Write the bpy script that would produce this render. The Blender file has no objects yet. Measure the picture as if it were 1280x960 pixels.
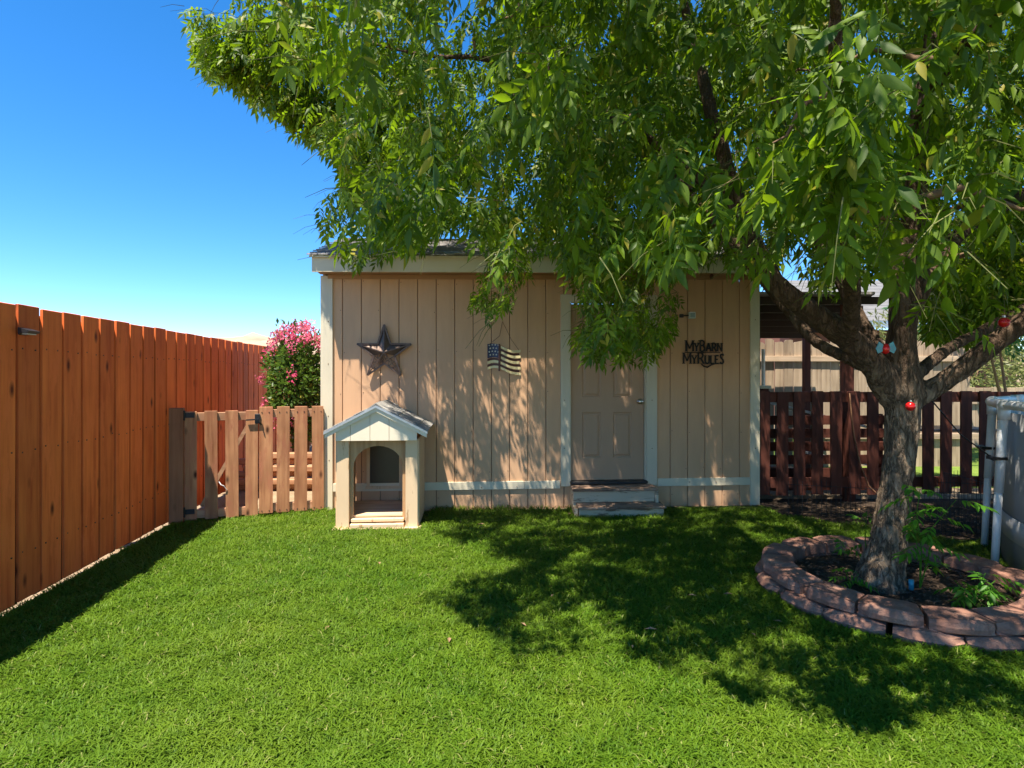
import bpy, math, random
import numpy as np
from mathutils import Vector, Matrix, noise
random.seed(7); rng = np.random.default_rng(7)
S = bpy.context.scene
COL = S.collection
R = math.radians

# ------------------------------------------------------------------ camera, sky, sun, exposure
EYE = 1.48; F = 720.0; HY = 470.0
cd = bpy.data.cameras.new('camera'); cam = bpy.data.objects.new('camera', cd); COL.objects.link(cam)
cam.location = (0, 0, EYE); cam.rotation_euler = (R(90), 0, 0)
cd.sensor_width = 36; cd.lens = 36 * F / 1280; cd.shift_y = -10 / 1280; cd.clip_end = 5000; cd.clip_start = 0.05
S.camera = cam
SUN = Vector((.22, .325, -1.0)).normalized()          # the way the light travels
elev = math.asin(-SUN.z)
W = bpy.data.worlds.new('World'); S.world = W; W.use_nodes = True
nt = W.node_tree; nt.nodes.clear()
sky = nt.nodes.new('ShaderNodeTexSky'); sky.sky_type = 'NISHITA'; sky.sun_disc = False
sky.sun_elevation = elev; sky.sun_rotation = math.atan2(-SUN.x, -SUN.y)
sky.air_density = 1.0; sky.dust_density = 0.0; sky.ozone_density = 4.0; sky.altitude = 2000
hs = nt.nodes.new('ShaderNodeHueSaturation'); hs.inputs['Saturation'].default_value = 1.30; hs.inputs['Hue'].default_value = .500
bg = nt.nodes.new('ShaderNodeBackground'); bg.inputs['Strength'].default_value = 0.116
wo = nt.nodes.new('ShaderNodeOutputWorld')
nt.links.new(sky.outputs[0], hs.inputs['Color']); nt.links.new(hs.outputs[0], bg.inputs[0]); nt.links.new(bg.outputs[0], wo.inputs[0])
sd = bpy.data.lights.new('sun', 'SUN'); sd.energy = 5.0; sd.angle = R(0.5); sd.color = (1.0, .91, .77)
so = bpy.data.objects.new('sun', sd); COL.objects.link(so); so.rotation_euler = SUN.to_track_quat('-Z', 'Y').to_euler()
S.view_settings.view_transform = 'Standard'; S.view_settings.look = 'None'
S.view_settings.exposure = 1.33; S.view_settings.gamma = 1
S.cycles.max_bounces = 8; S.cycles.transparent_max_bounces = 4

def P(px, py, Y):                                    # a point of the photograph at depth Y, in metres
    return Vector(((px - 640) * Y / F, Y, EYE - (py - HY) * Y / F))

# ------------------------------------------------------------------ mesh helpers
class MB:
    def __init__(s): s.v = []; s.f = []
    def add(s, vs, fs):
        b = len(s.v); s.v += [tuple(v) for v in vs]; s.f += [tuple(i + b for i in f) for f in fs]
    def box(s, c, d, rot=None, ch=0.0):
        x, y, z = d[0] / 2, d[1] / 2, d[2] / 2
        M = rot or Matrix.Identity(3)
        if ch <= 0:
            vs = [Vector((sx * x, sy * y, sz * z)) for sz in (-1, 1) for sx, sy in ((-1, -1), (1, -1), (1, 1), (-1, 1))]
            fs = [(3, 2, 1, 0), (4, 5, 6, 7), (0, 1, 5, 4), (1, 2, 6, 5), (2, 3, 7, 6), (3, 0, 4, 7)]
        else:
            a = min(ch, x * .45, y * .45, z * .45); vs = []
            for zz, q in ((-z, a), (-z + a, 0), (z - a, 0), (z, a)):
                for sx, sy in ((-1, -1), (1, -1), (1, 1), (-1, 1)):
                    vs.append(Vector((sx * (x - q), sy * (y - q), zz)))
            fs = [(3, 2, 1, 0), (12, 13, 14, 15)]
            for k in range(3):
                for i in range(4):
                    j = (i + 1) % 4; fs.append((4 * k + i, 4 * k + j, 4 * k + 4 + j, 4 * k + 4 + i))
        s.add([M @ v + Vector(c) for v in vs], fs); return s
    def bar(s, p, q, w, d, up=(0, 0, 1), ch=0.0):     # a bar from p to q: width w across, d deep
        p = Vector(p); q = Vector(q); z = (q - p); L = z.length; z.normalize()
        u = Vector(up)
        if abs(z.dot(u)) > .98: u = Vector((0, 1, 0))
        x = u.cross(z).normalized(); y = z.cross(x)
        s.box((p + q) / 2, (w, d, L), Matrix((x, y, z)).transposed(), ch); return s
    def tube(s, pts, rad, n=8, cap=True):
        pts = [Vector(p) for p in pts]
        if not hasattr(rad, '__len__'): rad = [rad] * len(pts)
        b = []; up = Vector((.13, .2, 1)).normalized()
        for i, p in enumerate(pts):
            t = (pts[min(i + 1, len(pts) - 1)] - pts[max(i - 1, 0)]).normalized()
            if abs(t.dot(up)) > .97: up = Vector((1, .1, .05)).normalized()
            x = up.cross(t).normalized(); y = t.cross(x); up = (up - t * up.dot(t)).normalized()
            for k in range(n):
                a = 2 * math.pi * k / n; b.append(p + (x * math.cos(a) + y * math.sin(a)) * rad[i])
        fs = [(i * n + k, i * n + (k + 1) % n, (i + 1) * n + (k + 1) % n, (i + 1) * n + k) for i in range(len(pts) - 1) for k in range(n)]
        if cap: fs += [tuple(range(n - 1, -1, -1)), tuple(range((len(pts) - 1) * n, len(pts) * n))]
        s.add(b, fs); return s
    def prism(s, poly, y0, y1):                       # outline in x,z (counter-clockwise seen from -y), thickness along y
        n = len(poly)
        s.add([(x, y0, z) for x, z in poly] + [(x, y1, z) for x, z in poly],
              [tuple(range(n)), tuple(range(2 * n - 1, n - 1, -1))] + [(i, i + n, (i + 1) % n + n, (i + 1) % n) for i in range(n)]); return s
    def prismz(s, poly, z0, z1):
        n = len(poly)
        s.add([(x, y, z0) for x, y in poly] + [(x, y, z1) for x, y in poly],
              [tuple(range(n - 1, -1, -1)), tuple(range(n, 2 * n))] + [(i, (i + 1) % n, (i + 1) % n + n, i + n) for i in range(n)]); return s
    def lathe(s, prof, c=(0, 0, 0), n=16):
        c = Vector(c); vs = [c + Vector((r * math.cos(2 * math.pi * k / n), r * math.sin(2 * math.pi * k / n), z)) for r, z in prof for k in range(n)]
        fs = [(i * n + k, i * n + (k + 1) % n, (i + 1) * n + (k + 1) % n, (i + 1) * n + k) for i in range(len(prof) - 1) for k in range(n)]
        s.add(vs, fs + [tuple(range(n - 1, -1, -1)), tuple(range((len(prof) - 1) * n, len(prof) * n))]); return s
    def mesh(s, name, smooth=False):
        me = bpy.data.meshes.new(name); me.from_pydata(s.v, [], s.f); me.update()
        if smooth: me.polygons.foreach_set('use_smooth', [True] * len(me.polygons))
        return me
    def build(s, name, mat, parent=None, smooth=False, loc=None, rz=0, label=None):
        return link(name, s.mesh(name, smooth), mat, parent, loc, rz, label)

def link(name, me, mat, parent=None, loc=None, rz=0, label=None):
    if mat and not me.materials: me.materials.append(mat)
    o = bpy.data.objects.new(name, me); COL.objects.link(o)
    if parent: o.parent = parent
    if loc is not None: o.location = loc
    if rz: o.rotation_euler.z = rz
    if label: o['label'] = label
    return o
def empty(name, loc=(0, 0, 0), rz=0, parent=None):
    o = bpy.data.objects.new(name, None); COL.objects.link(o); o.location = loc; o.rotation_euler.z = rz
    o.empty_display_size = .1
    if parent: o.parent = parent
    return o
def tag(o, label=None, cat=None, group=None, kind=None):
    for k, v in (('label', label), ('category', cat), ('group', group), ('kind', kind)):
        if v: o[k] = v
    return o
def copy_tree(o, parent=None):
    c = o.copy(); COL.objects.link(c); c.parent = parent
    for ch in [x for x in bpy.data.objects if x.parent == o]: copy_tree(ch, c)
    return c
def mesh_np(name, V, T, attr=None, smooth=False):
    me = bpy.data.meshes.new(name); nv = len(V); nf, k = T.shape
    me.vertices.add(nv); me.vertices.foreach_set('co', np.ascontiguousarray(V, np.float32).ravel())
    me.loops.add(nf * k); me.loops.foreach_set('vertex_index', np.ascontiguousarray(T, np.int32).ravel())
    me.polygons.add(nf); me.polygons.foreach_set('loop_start', np.arange(0, nf * k, k, dtype=np.int32))
    if smooth: me.polygons.foreach_set('use_smooth', np.ones(nf, bool))
    me.update(calc_edges=True)
    if attr is not None:
        a = me.attributes.new('rnd', 'FLOAT', 'POINT'); a.data.foreach_set('value', np.ascontiguousarray(attr, np.float32))
    return me

# ------------------------------------------------------------------ material helpers
class NT:
    def __init__(s, name):
        s.m = bpy.data.materials.new(name); s.m.use_nodes = True; s.t = s.m.node_tree; s.n = s.t.nodes; s.n.clear()
        s.out = s.n.new('ShaderNodeOutputMaterial'); s.b = s.n.new('ShaderNodeBsdfPrincipled')
        s.l(s.b.outputs[0], s.out.inputs[0]); s.tc = s.n.new('ShaderNodeTexCoord'); s.oi = s.n.new('ShaderNodeObjectInfo')
    def l(s, a, b): s.t.links.new(a, b)
    def math(s, op, a, b=None):
        n = s.n.new('ShaderNodeMath'); n.operation = op
        for i, v in enumerate((a, b)):
            if v is None: continue
            if isinstance(v, (int, float)): n.inputs[i].default_value = v
            else: s.l(v, n.inputs[i])
        return n.outputs[0]
    def noise(s, scale, vec=None, detail=4, rough=.6, w=None, stretch=None, coord='Object'):
        v = vec or s.tc.outputs[coord]
        if stretch:
            mp = s.n.new('ShaderNodeMapping'); mp.inputs['Scale'].default_value = stretch; s.l(v, mp.inputs[0]); v = mp.outputs[0]
        n = s.n.new('ShaderNodeTexNoise'); n.inputs['Scale'].default_value = scale; n.inputs['Detail'].default_value = detail
        n.inputs['Roughness'].default_value = rough; s.l(v, n.inputs['Vector'])
        if w is not None: n.noise_dimensions = '4D'; s.l(w, n.inputs['W'])
        return n.outputs[0]
    def voro(s, scale, stretch=None, feature='F1', coord='Object'):
        v = s.tc.outputs[coord]
        if stretch:
            mp = s.n.new('ShaderNodeMapping'); mp.inputs['Scale'].default_value = stretch; s.l(v, mp.inputs[0]); v = mp.outputs[0]
        n = s.n.new('ShaderNodeTexVoronoi'); n.feature = feature; n.inputs['Scale'].default_value = scale; s.l(v, n.inputs['Vector'])
        return n.outputs[0]
    def ramp(s, f, stops):
        r = s.n.new('ShaderNodeValToRGB'); s.l(f, r.inputs[0]); e = r.color_ramp.elements
        while len(e) < len(stops): e.new(.5)
        for i, (p, c) in enumerate(stops):
            e[i].position = p; e[i].color = (*(c if hasattr(c, '__len__') else (c,) * 3), 1)
        return r.outputs[0]
    def mix(s, f, a, b, mode='MIX'):
        n = s.n.new('ShaderNodeMix'); n.data_type = 'RGBA'; n.blend_type = mode
        for i, v in ((0, f), (6, a), (7, b)):
            if isinstance(v, (int, float)): n.inputs[i].default_value = v
            elif isinstance(v, tuple): n.inputs[i].default_value = (*v, 1)
            else: s.l(v, n.inputs[i])
        return n.outputs[2]
    def bump(s, h, strength=.5, dist=.005):
        n = s.n.new('ShaderNodeBump'); n.inputs['Strength'].default_value = strength; n.inputs['Distance'].default_value = dist
        s.l(h, n.inputs['Height']); s.l(n.outputs[0], s.b.inputs['Normal'])
    def done(s, col, rough=.7, metal=0.0, spec=None):
        if isinstance(col, tuple): s.b.inputs['Base Color'].default_value = (*col, 1)
        else: s.l(col, s.b.inputs['Base Color'])
        s.b.inputs['Roughness'].default_value = rough; s.b.inputs['Metallic'].default_value = metal
        if spec is not None: s.b.inputs['Specular IOR Level'].default_value = spec
        return s.m

def wood(name, dark, light, axis=2, knots=.5, rough=.75, var=.35, worn=None, spec=.3):
    m = NT(name); st = [22, 22, 22]; st[axis] = 1.3
    wv = m.math('MULTIPLY', m.oi.outputs['Random'], 60.0)
    g = m.noise(1.0, detail=6, rough=.62, w=wv, stretch=st)
    c = m.ramp(g, [(.28, dark), (.5, tuple((a * .4 + b * .6) for a, b in zip(dark, light))), (.72, light)])
    big = m.noise(1.7, detail=3, w=wv)
    c = m.mix(m.ramp(big, [(.35, 0.0), (.7, var)]), c, tuple(x * .55 for x in dark))
    if worn:
        wn = m.noise(9.0, detail=6, rough=.7, w=wv, stretch=tuple(.35 if i == axis else 1.3 for i in range(3)))
        c = m.mix(m.ramp(wn, [(.5, 0.0), (.62, 1.0)]), c, worn)
    if knots:
        ks = [6, 6, 6]; ks[axis] = 2.6
        mp = m.n.new('ShaderNodeMapping'); mp.inputs['Scale'].default_value = ks
        cmb = m.n.new('ShaderNodeCombineXYZ'); m.l(wv, cmb.inputs[0]); m.l(wv, cmb.inputs[2]); m.l(cmb.outputs[0], mp.inputs['Location'])
        m.l(m.tc.outputs['Object'], mp.inputs[0])
        v = m.n.new('ShaderNodeTexVoronoi'); v.inputs['Scale'].default_value = 1.0; m.l(mp.outputs[0], v.inputs['Vector'])
        k = m.ramp(v.outputs[0], [(.05, knots), (.11, knots * .4), (.16, 0.0)])
        c = m.mix(k, c, tuple(x * .22 for x in dark))
    hv = m.n.new('ShaderNodeHueSaturation'); m.l(c, hv.inputs['Color'])
    m.l(m.math('ADD', m.math('MULTIPLY', m.oi.outputs['Random'], .34), .83), hv.inputs['Value'])
    m.bump(g, .45, .004)
    return m.done(hv.outputs[0], rough, spec=spec)
def paint(name, col, worn=None, thr=.6, rough=.6, axis=2, dirt=.25, spec=.3):
    m = NT(name); st = [6, 6, 6]; st[axis] = 1.0
    g = m.noise(1.0, detail=6, rough=.7, stretch=st, w=m.math('MULTIPLY', m.oi.outputs['Random'], 40.0))
    c = m.mix(m.ramp(g, [(.35, 0.0), (.75, dirt)]), col, tuple(x * .55 for x in col))
    if worn:
        s2 = [16, 16, 16]; s2[axis] = 2.5
        w = m.noise(1.0, detail=8, rough=.75, stretch=s2, w=m.math('MULTIPLY', m.oi.outputs['Random'], 90.0))
        c = m.mix(m.ramp(w, [(thr, 0.0), (thr + .05, 1.0)]), c, worn)
    m.bump(m.noise(1.0, detail=5, stretch=[x * 9 for x in st]), .25, .002)
    return m.done(c, rough, spec=spec)
def plain(name, col, rough=.5, metal=0.0, n=.2, scale=30, spec=.5):
    m = NT(name); g = m.noise(scale, detail=4)
    c = m.mix(m.ramp(g, [(.35, 0.0), (.7, n)]), col, tuple(x * .5 for x in col))
    m.bump(g, .15, .002); return m.done(c, rough, metal, spec)

M = {}
M['fence'] = wood('stained_cedar', (.62, .095, .020), (.95, .235, .050), knots=1.0, var=.3, worn=(.80, .175, .042))
M['shade_batten'] = wood('gap_shade_batten', (.05, .02, .01), (.12, .045, .02), knots=0)  # dark colour paints shade into the gaps between fence boards
M['rail'] = wood('stained_rail', (.36, .08, .02), (.55, .14, .03), axis=1, knots=.3)
M['gatewood'] = wood('weathered_gate_wood', (.26, .088, .036), (.68, .34, .165), knots=1.0, var=.5, worn=(.40, .155, .08))
M['gaterail'] = wood('weathered_gate_rail', (.32, .14, .07), (.60, .34, .19), axis=0, knots=.4)
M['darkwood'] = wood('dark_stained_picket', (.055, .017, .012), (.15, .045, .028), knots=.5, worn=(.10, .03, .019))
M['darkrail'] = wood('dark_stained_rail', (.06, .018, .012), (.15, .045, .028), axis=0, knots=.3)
M['oldwood'] = wood('grey_old_boards', (.24, .17, .11), (.52, .40, .28), knots=.6)
M['oldrail'] = wood('grey_old_rail', (.30, .21, .13), (.6, .46, .33), axis=0, knots=.2)
M['siding'] = paint('tan_siding', (.65, .39, .225), worn=(.47, .285, .185), thr=.64, rough=.8, dirt=.38)
M['trim'] = paint('cream_trim', (.70, .62, .46), worn=(.35, .27, .19), thr=.66, dirt=.35)
M['trimx'] = paint('cream_trim_long', (.70, .62, .46), worn=(.36, .28, .2), thr=.64, dirt=.35, axis=0)
M['doorframe'] = paint('grey_white_frame', (.62, .54, .40), worn=(.34, .28, .22), thr=.68, dirt=.35)
M['door'] = paint('beige_door', (.44, .275, .17), rough=.55, dirt=.18)
M['soffit'] = paint('soffit_tan', (.42, .24, .13), dirt=.3)
M['doghouse'] = paint('cream_doghouse', (.74, .54, .34), worn=(.42, .25, .13), thr=.56, dirt=.35)
M['dogwhite'] = paint('white_doghouse_gable', (.80, .71, .55), dirt=.12)
M['plywood'] = wood('raw_plywood', (.34, .19, .09), (.56, .36, .19), knots=.2, var=.15)
M['floorwood'] = wood('pale_floor_boards', (.50, .32, .17), (.78, .58, .38), axis=0, knots=.1)
M['stepwood'] = paint('peeling_step_paint', (.54, .44, .31), worn=(.17, .11, .07), thr=.52, dirt=.4, axis=0)
M['steptop'] = paint('worn_step_tread', (.36, .24, .17), worn=(.15, .09, .06), thr=.5, dirt=.5, axis=0)
M['metal'] = plain('galvanised_edge', (.55, .57, .60), .35, .8)
M['black'] = plain('black_iron', (.02, .02, .022), .45, .3)
M['blackplastic'] = plain('black_plastic', (.025, .025, .028), .4)
M['white'] = plain('white_enamel', (.75, .76, .77), .35, n=.12)
M['knob'] = plain('brushed_nickel', (.6, .56, .5), .28, 1.0)
M['flap'] = plain('dark_smoked_flap', (.05, .035, .03), .3)
M['shingle'] = (lambda m: m.done(m.mix(m.ramp(m.noise(160, detail=3), [(.3, 0.0), (.7, 1.0)]), m.mix(m.oi.outputs['Random'], (.30, .29, .27), (.46, .44, .40)), (.17, .16, .15)), .95))(NT('asphalt_shingle'))
def _rs():
    m = NT('roof_shingle'); g = m.noise(2.2, detail=5, stretch=(6, 1, 6)); h = m.noise(130, detail=2)
    c = m.ramp(g, [(.3, (.20, .19, .19)), (.55, (.34, .32, .31)), (.75, (.47, .44, .42))])
    return m.done(m.mix(m.ramp(h, [(.35, 0.0), (.7, .5)]), c, (.14, .13, .13)), .95)
M['roof'] = _rs()
def _block():
    m = NT('red_concrete_block'); w = m.math('MULTIPLY', m.oi.outputs['Random'], 30.0)
    g = m.noise(9, detail=6, w=w); h = m.noise(85, detail=5, w=w)
    c = m.ramp(g, [(.3, (.19, .095, .065)), (.5, (.30, .155, .11)), (.72, (.40, .24, .17))])
    c = m.mix(m.ramp(h, [(.4, 0.0), (.75, .5)]), c, (.12, .065, .055))
    m.bump(h, .7, .008); return m.done(c, .95, spec=.2)
M['block'] = _block()
def _bark():
    m = NT('tree_bark'); g = m.noise(38, detail=8, rough=.72, stretch=(1, 1, .35)); q = m.noise(17, detail=5, rough=.6, stretch=(1, 1, .26))
    rd = m.math('ABSOLUTE', m.math('SUBTRACT', q, .5))
    c = m.ramp(g, [(.30, (.10, .075, .055)), (.5, (.27, .195, .13)), (.70, (.46, .35, .25))])
    c = m.mix(m.ramp(rd, [(0.0, .8), (.05, 0.0)]), c, (.05, .036, .026))
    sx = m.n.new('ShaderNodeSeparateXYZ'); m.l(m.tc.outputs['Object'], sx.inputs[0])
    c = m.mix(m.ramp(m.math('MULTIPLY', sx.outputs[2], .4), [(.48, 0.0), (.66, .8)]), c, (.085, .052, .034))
    h = m.math('ADD', m.ramp(rd, [(0.0, 0.0), (.09, 1.0)]), m.math('MULTIPLY', g, .9))
    m.bump(h, 1.0, .022); return m.done(c, .9, spec=.15)
M['bark'] = _bark()
M['branch'] = plain('brown_branch', (.20, .125, .075), .8, n=.5, scale=60, spec=.2)
def leafmat(name, lo, hi, tr, trans=.35, rough=.42):
    m = NT(name); a = m.n.new('ShaderNodeAttribute'); a.attribute_name = 'rnd'
    r = m.math('FRACT', m.math('ADD', a.outputs['Fac'], m.oi.outputs['Random']))
    c = m.mix(r, lo, hi)
    c = m.mix(m.ramp(r, [(.955, 0.0), (.975, .8)]), c, (.30, .24, .03))
    m.done(c, rough, spec=.22)
    t = m.n.new('ShaderNodeBsdfTranslucent'); m.l(m.mix(r, tr, tuple(x * 1.35 for x in tr)), t.inputs[0])
    x = m.n.new('ShaderNodeMixShader'); x.inputs[0].default_value = trans
    m.l(m.b.outputs[0], x.inputs[1]); m.l(t.outputs[0], x.inputs[2]); m.l(x.outputs[0], m.out.inputs[0]); return m.m
M['leaf'] = leafmat('tree_leaf', (.018, .054, .003), (.125, .20, .010), (.25, .40, .010), rough=.5)
M['sprout'] = leafmat('sprout_leaf', (.05, .15, .015), (.09, .24, .02), (.16, .42, .02))
M['shrubleaf'] = leafmat('shrub_leaf', (.035, .085, .015), (.10, .17, .03), (.14, .25, .03))
M['oliveleaf'] = leafmat('olive_leaf', (.12, .15, .05), (.26, .27, .11), (.25, .28, .08))
M['farleaf'] = leafmat('far_leaf', (.03, .09, .04), (.06, .16, .06), (.06, .25, .07))
M['petal'] = leafmat('pink_petal', (.62, .06, .16), (.82, .30, .38), (.75, .2, .28), .3)
def _grass():
    m = NT('grass_blade'); a = m.n.new('ShaderNodeAttribute'); a.attribute_name = 'rnd'
    g = m.noise(1.1, detail=4); c = m.mix(a.outputs['Fac'], (.045, .115, .005), (.125, .22, .012))
    c = m.mix(m.ramp(g, [(.38, 0.0), (.68, .55)]), c, (.17, .235, .018))
    g2 = m.noise(5.0, detail=3); c = m.mix(m.ramp(g2, [(.45, 0.0), (.7, .35)]), c, (.038, .095, .009))
    c = m.mix(m.ramp(a.outputs['Fac'], [(.975, 0.0), (.985, .7)]), c, (.34, .32, .12))
    m.done(c, .55, spec=.2)
    t = m.n.new('ShaderNodeBsdfTranslucent'); t.inputs[0].default_value = (.16, .30, .02, 1)
    x = m.n.new('ShaderNodeMixShader'); x.inputs[0].default_value = .33
    m.l(m.b.outputs[0], x.inputs[1]); m.l(t.outputs[0], x.inputs[2]); m.l(x.outputs[0], m.out.inputs[0]); return m.m
M['grass'] = _grass()
def ground_mat(name, a, b, scale=3, s2=60):
    m = NT(name); g = m.noise(scale, detail=6); h = m.noise(s2, detail=5)
    c = m.mix(m.ramp(h, [(.35, 0.0), (.7, .6)]), m.mix(m.ramp(g, [(.35, 0.0), (.65, 1.0)]), a, b), tuple(x * .4 for x in a))
    m.bump(h, .8, .02); return m.done(c, .98, spec=.1)
M['dirt'] = ground_mat('dry_dirt', (.30, .22, .14), (.42, .32, .21))
M['turf'] = ground_mat('turf_soil', (.045, .075, .015), (.07, .10, .02), 4, 90)
M['mulch'] = ground_mat('dark_mulch', (.05, .036, .026), (.10, .07, .05), 5, 50)
M['hill'] = ground_mat('dry_hill', (.42, .30, .20), (.50, .38, .27), .01, .05)
M['liner'] = plain('grey_pool_liner', (.36, .36, .36), .6, n=.05, scale=1.5)
M['linerband'] = plain('pale_pool_band', (.55, .54, .53), .5, n=.12, scale=6)
M['red'] = plain('red_glass', (.55, .012, .012), .12, n=.3)
M['blueglass'] = plain('teal_glass', (.05, .28, .36), .2)
M['rust'] = plain('rusty_star_metal', (.13, .085, .065), .5, .5, n=.6, scale=45)
M['wire'] = plain('rusty_wire', (.20, .10, .05), .6, .4)
M['sign'] = plain('black_sign_metal', (.012, .01, .01), .5, .3)
M['flagblue'] = plain('flag_navy', (.02, .035, .09), .4, .2)
M['flaggold'] = plain('flag_gold_stripe', (.72, .62, .34), .38, .1)
M['flagdark'] = plain('flag_dark_stripe', (.09, .035, .03), .45, .2)
M['flagstar'] = plain('flag_star', (.6, .58, .5), .4)
def _glasswater():
    m = NT('pool_water'); m.bump(m.noise(6, detail=3), .3, .02); return m.done((.05, .25, .32), .05)
M['water'] = _glasswater()
M['housewall'] = plain('red_brick_wall_far', (.22, .09, .06), .9)

# ------------------------------------------------------------------ ground, lawn, hills
def sheet(name, poly, z, mat, kind='structure'):
    b = MB(); b.add([(x, y, z) for x, y in poly], [tuple(range(len(poly)))])
    return tag(b.build(name, mat), kind=kind)
sheet('ground', [(-900, -300), (900, -300), (900, 1500), (-900, 1500)], 0, M['dirt'])
def wall_y(x): return 6.42 + .072 * x
def fence_x(y): return -2.68 - .1278 * y
lawn_poly = [(fence_x(-2), -2), (7.5, -2), (7.5, 5.3), (4.3, 5.6), (3.1, 6.1), (2.85, wall_y(2.85) - .05), (-2.0, 6.2), (fence_x(6.0), 6.0)]
sheet('lawn', lawn_poly, .004, M['turf'])
sheet('soil_bed', [(2.86, 6.9), (2.86, 6.1), (3.1, 5.75), (3.9, 5.2), (4.4, 5.15), (8, 5.15), (8, 6.9)], .010, M['mulch'])
sheet('back_lawn', [(3.0, 7.6), (16, 7.6), (16, 14), (3, 14)], .004, ground_mat('back_turf', (.12, .19, .03), (.22, .30, .06), 2, 60))
hb = MB(); n = 120
ridge = []
for i in range(n + 1):
    x = -420 + 840 * i / n
    h = 30.5 + 1.3 * math.sin(i * .8) + 3 * noise.noise(Vector((i * .9, 3, 1)))
    h *= min(1, .5 + max(0, (-95 - x)) / 60) if x > -125 else 1
    ridge.append((x, 420, max(h, 4)))
hb.add([(x, 300, -1) for x, _, _ in ridge] + [(x, 360 + 15 * math.sin(i), h * .55) for i, (x, _, h) in enumerate(ridge)] + ridge + [(x, 600, -1) for x, _, _ in ridge],
       [(r * (n + 1) + i, r * (n + 1) + i + 1, (r + 1) * (n + 1) + i + 1, (r + 1) * (n + 1) + i) for r in range(3) for i in range(n)])
tag(hb.build('hills', M['hill'], smooth=True), kind='structure')

# ------------------------------------------------------------------ left privacy fence
FX, FYAW = -2.68, math.atan(.1278)
fence = tag(empty('privacy_fence', (FX, 0, 0), FYAW), 'tall orange-stained board fence running along the left side of the lawn', 'fence')
bw = .198; pitch = .2225 / math.cos(FYAW)
boards = []
for v in range(4):
    b = MB(); w = bw + random.uniform(-.004, .004)
    b.box((0, 0, 0), (.019, w, 1.90), ch=.004); boards.append(b.mesh('fence_board'))
y0 = 2.2225 / math.cos(FYAW) * 1.0
# board joints stand where the photograph shows them
for i in range(46):
    yy = 3.677 - .2242 * 6 + pitch * (i - 0.5)
    o = link('fence_board', random.choice(boards), M['fence'], fence, (random.uniform(-.003, .003), yy, .985 + random.uniform(-.006, .006)))
    o.rotation_euler = (random.uniform(-.002, .002), random.uniform(-.003, .003), random.uniform(-.02, .02))
    b = None
bb = MB().box((0, 0, 0), (.016, .07, 1.86)).mesh('shade_batten')  # strips added behind the board gaps to block sun and keep them dark
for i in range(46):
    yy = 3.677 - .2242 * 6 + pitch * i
    link('shade_batten', bb, M['shade_batten'], fence, (-.0185, yy, .955))
for z in (.35, 1.0, 1.65):
    MB().box((-.055, 7.4, z), (.04, 10.4, .09)).build('rail', M['rail'], fence)
for k in range(5):
    MB().box((-.12, 2.6 + k * 2.4, .93), (.09, .09, 1.86)).build('post', M['rail'], fence)
fn = MB()
for i in range(46):
    yy = 3.677 - .2242 * 6 + pitch * (i - .5)
    for z in (.35, 1.0, 1.65):
        for d_ in (-.06, .06): fn.box((.0105, yy + d_ + random.uniform(-.008, .008), z + random.uniform(-.012, .012)), (.004, .009, .009))
tag(fn.build('nail_heads', M['black'], fence), kind='stuff')
# little black lamp on it
p = P(35, 412, 1); t = 3.66
lamp = tag(empty('fence_light', (fence_x(3.68) + .012, 3.68, EYE + 58 * 3.68 / F), FYAW), 'small black downlight mounted near the top of the orange fence', 'light')
MB().box((.012, 0, -.012), (.012, .07, .045), ch=.003).build('mounting_plate', M['blackplastic'], lamp)
MB().prism([(.018, -.03), (.075, -.022), (.08, -.008), (.018, .012)], -.055, .055).build('lamp_hood', M['blackplastic'], lamp)
MB().box((.048, 0, -.029), (.035, .08, .006)).build('lens', M['white'], lamp)

# ------------------------------------------------------------------ shed
A = math.atan(.072); AX, AY = -2.052, 6.272
ca, sa = math.cos(A), math.sin(A)
shed = tag(empty('shed', (AX, AY, 0), A), 'tan wooden shed with grooved siding, shingled roof and cream trim', 'shed')
def WL(px, py=HY):                                  # photograph point on the front wall -> (along the wall, height)
    Y = 6.42 / (1 - .0001 * (px - 640)); X = (px - 640) * Y / F
    return (X - AX) / ca, EYE - (py - HY) * Y / F
def to_world(s, y, z): return Vector((AX + s * ca - y * sa, AY + s * sa + y * ca, z))
L = 4.877; DEP = 2.5
dl, dtop = WL(713, 380); dr, _ = WL(806.5); dbot = .305
dtop = 2.03 + .27
dtop = WL(760, 379)[1]
nb = 24; gw = L / nb
door_x0, door_x1 = WL(700)[0], WL(821)[0]
def top_z(s): return 2.575 + .045 * (s / L - .5)
for i in range(nb):
    a, b_ = i * gw + .003, (i + 1) * gw - .003
    segs = [(a, b_, .0, top_z(a))]
    if b_ > door_x0 + .05 and a < door_x1 - .05:
        segs = []
        if a < door_x0 + .05: segs.append((a, door_x0 + .05, 0, top_z(a)))
        if b_ > door_x1 - .05: segs.append((door_x1 - .05, b_, 0, top_z(a)))
        segs.append((max(a, door_x0 + .05), min(b_, door_x1 - .05), dtop + .02, top_z(a)))
        segs.append((max(a, door_x0 + .05), min(b_, door_x1 - .05), 0, dbot - .03))
    for (x0, x1, z0, z1) in segs:
        if x1 - x0 < .01: continue
        bm_ = MB(); c = .004
        poly = [(x0, 0.014), (x0, .005), (x0 + c, 0), (x1 - c, 0), (x1, .005), (x1, .014)]
        n_ = len(poly); cx_ = (x0 + x1) / 2
        bm_.prismz([(x - cx_, y) for x, y in poly], 0, z1 - z0)
        bm_.build('siding_board', M['siding'], shed, loc=(cx_, 0, z0))
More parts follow.
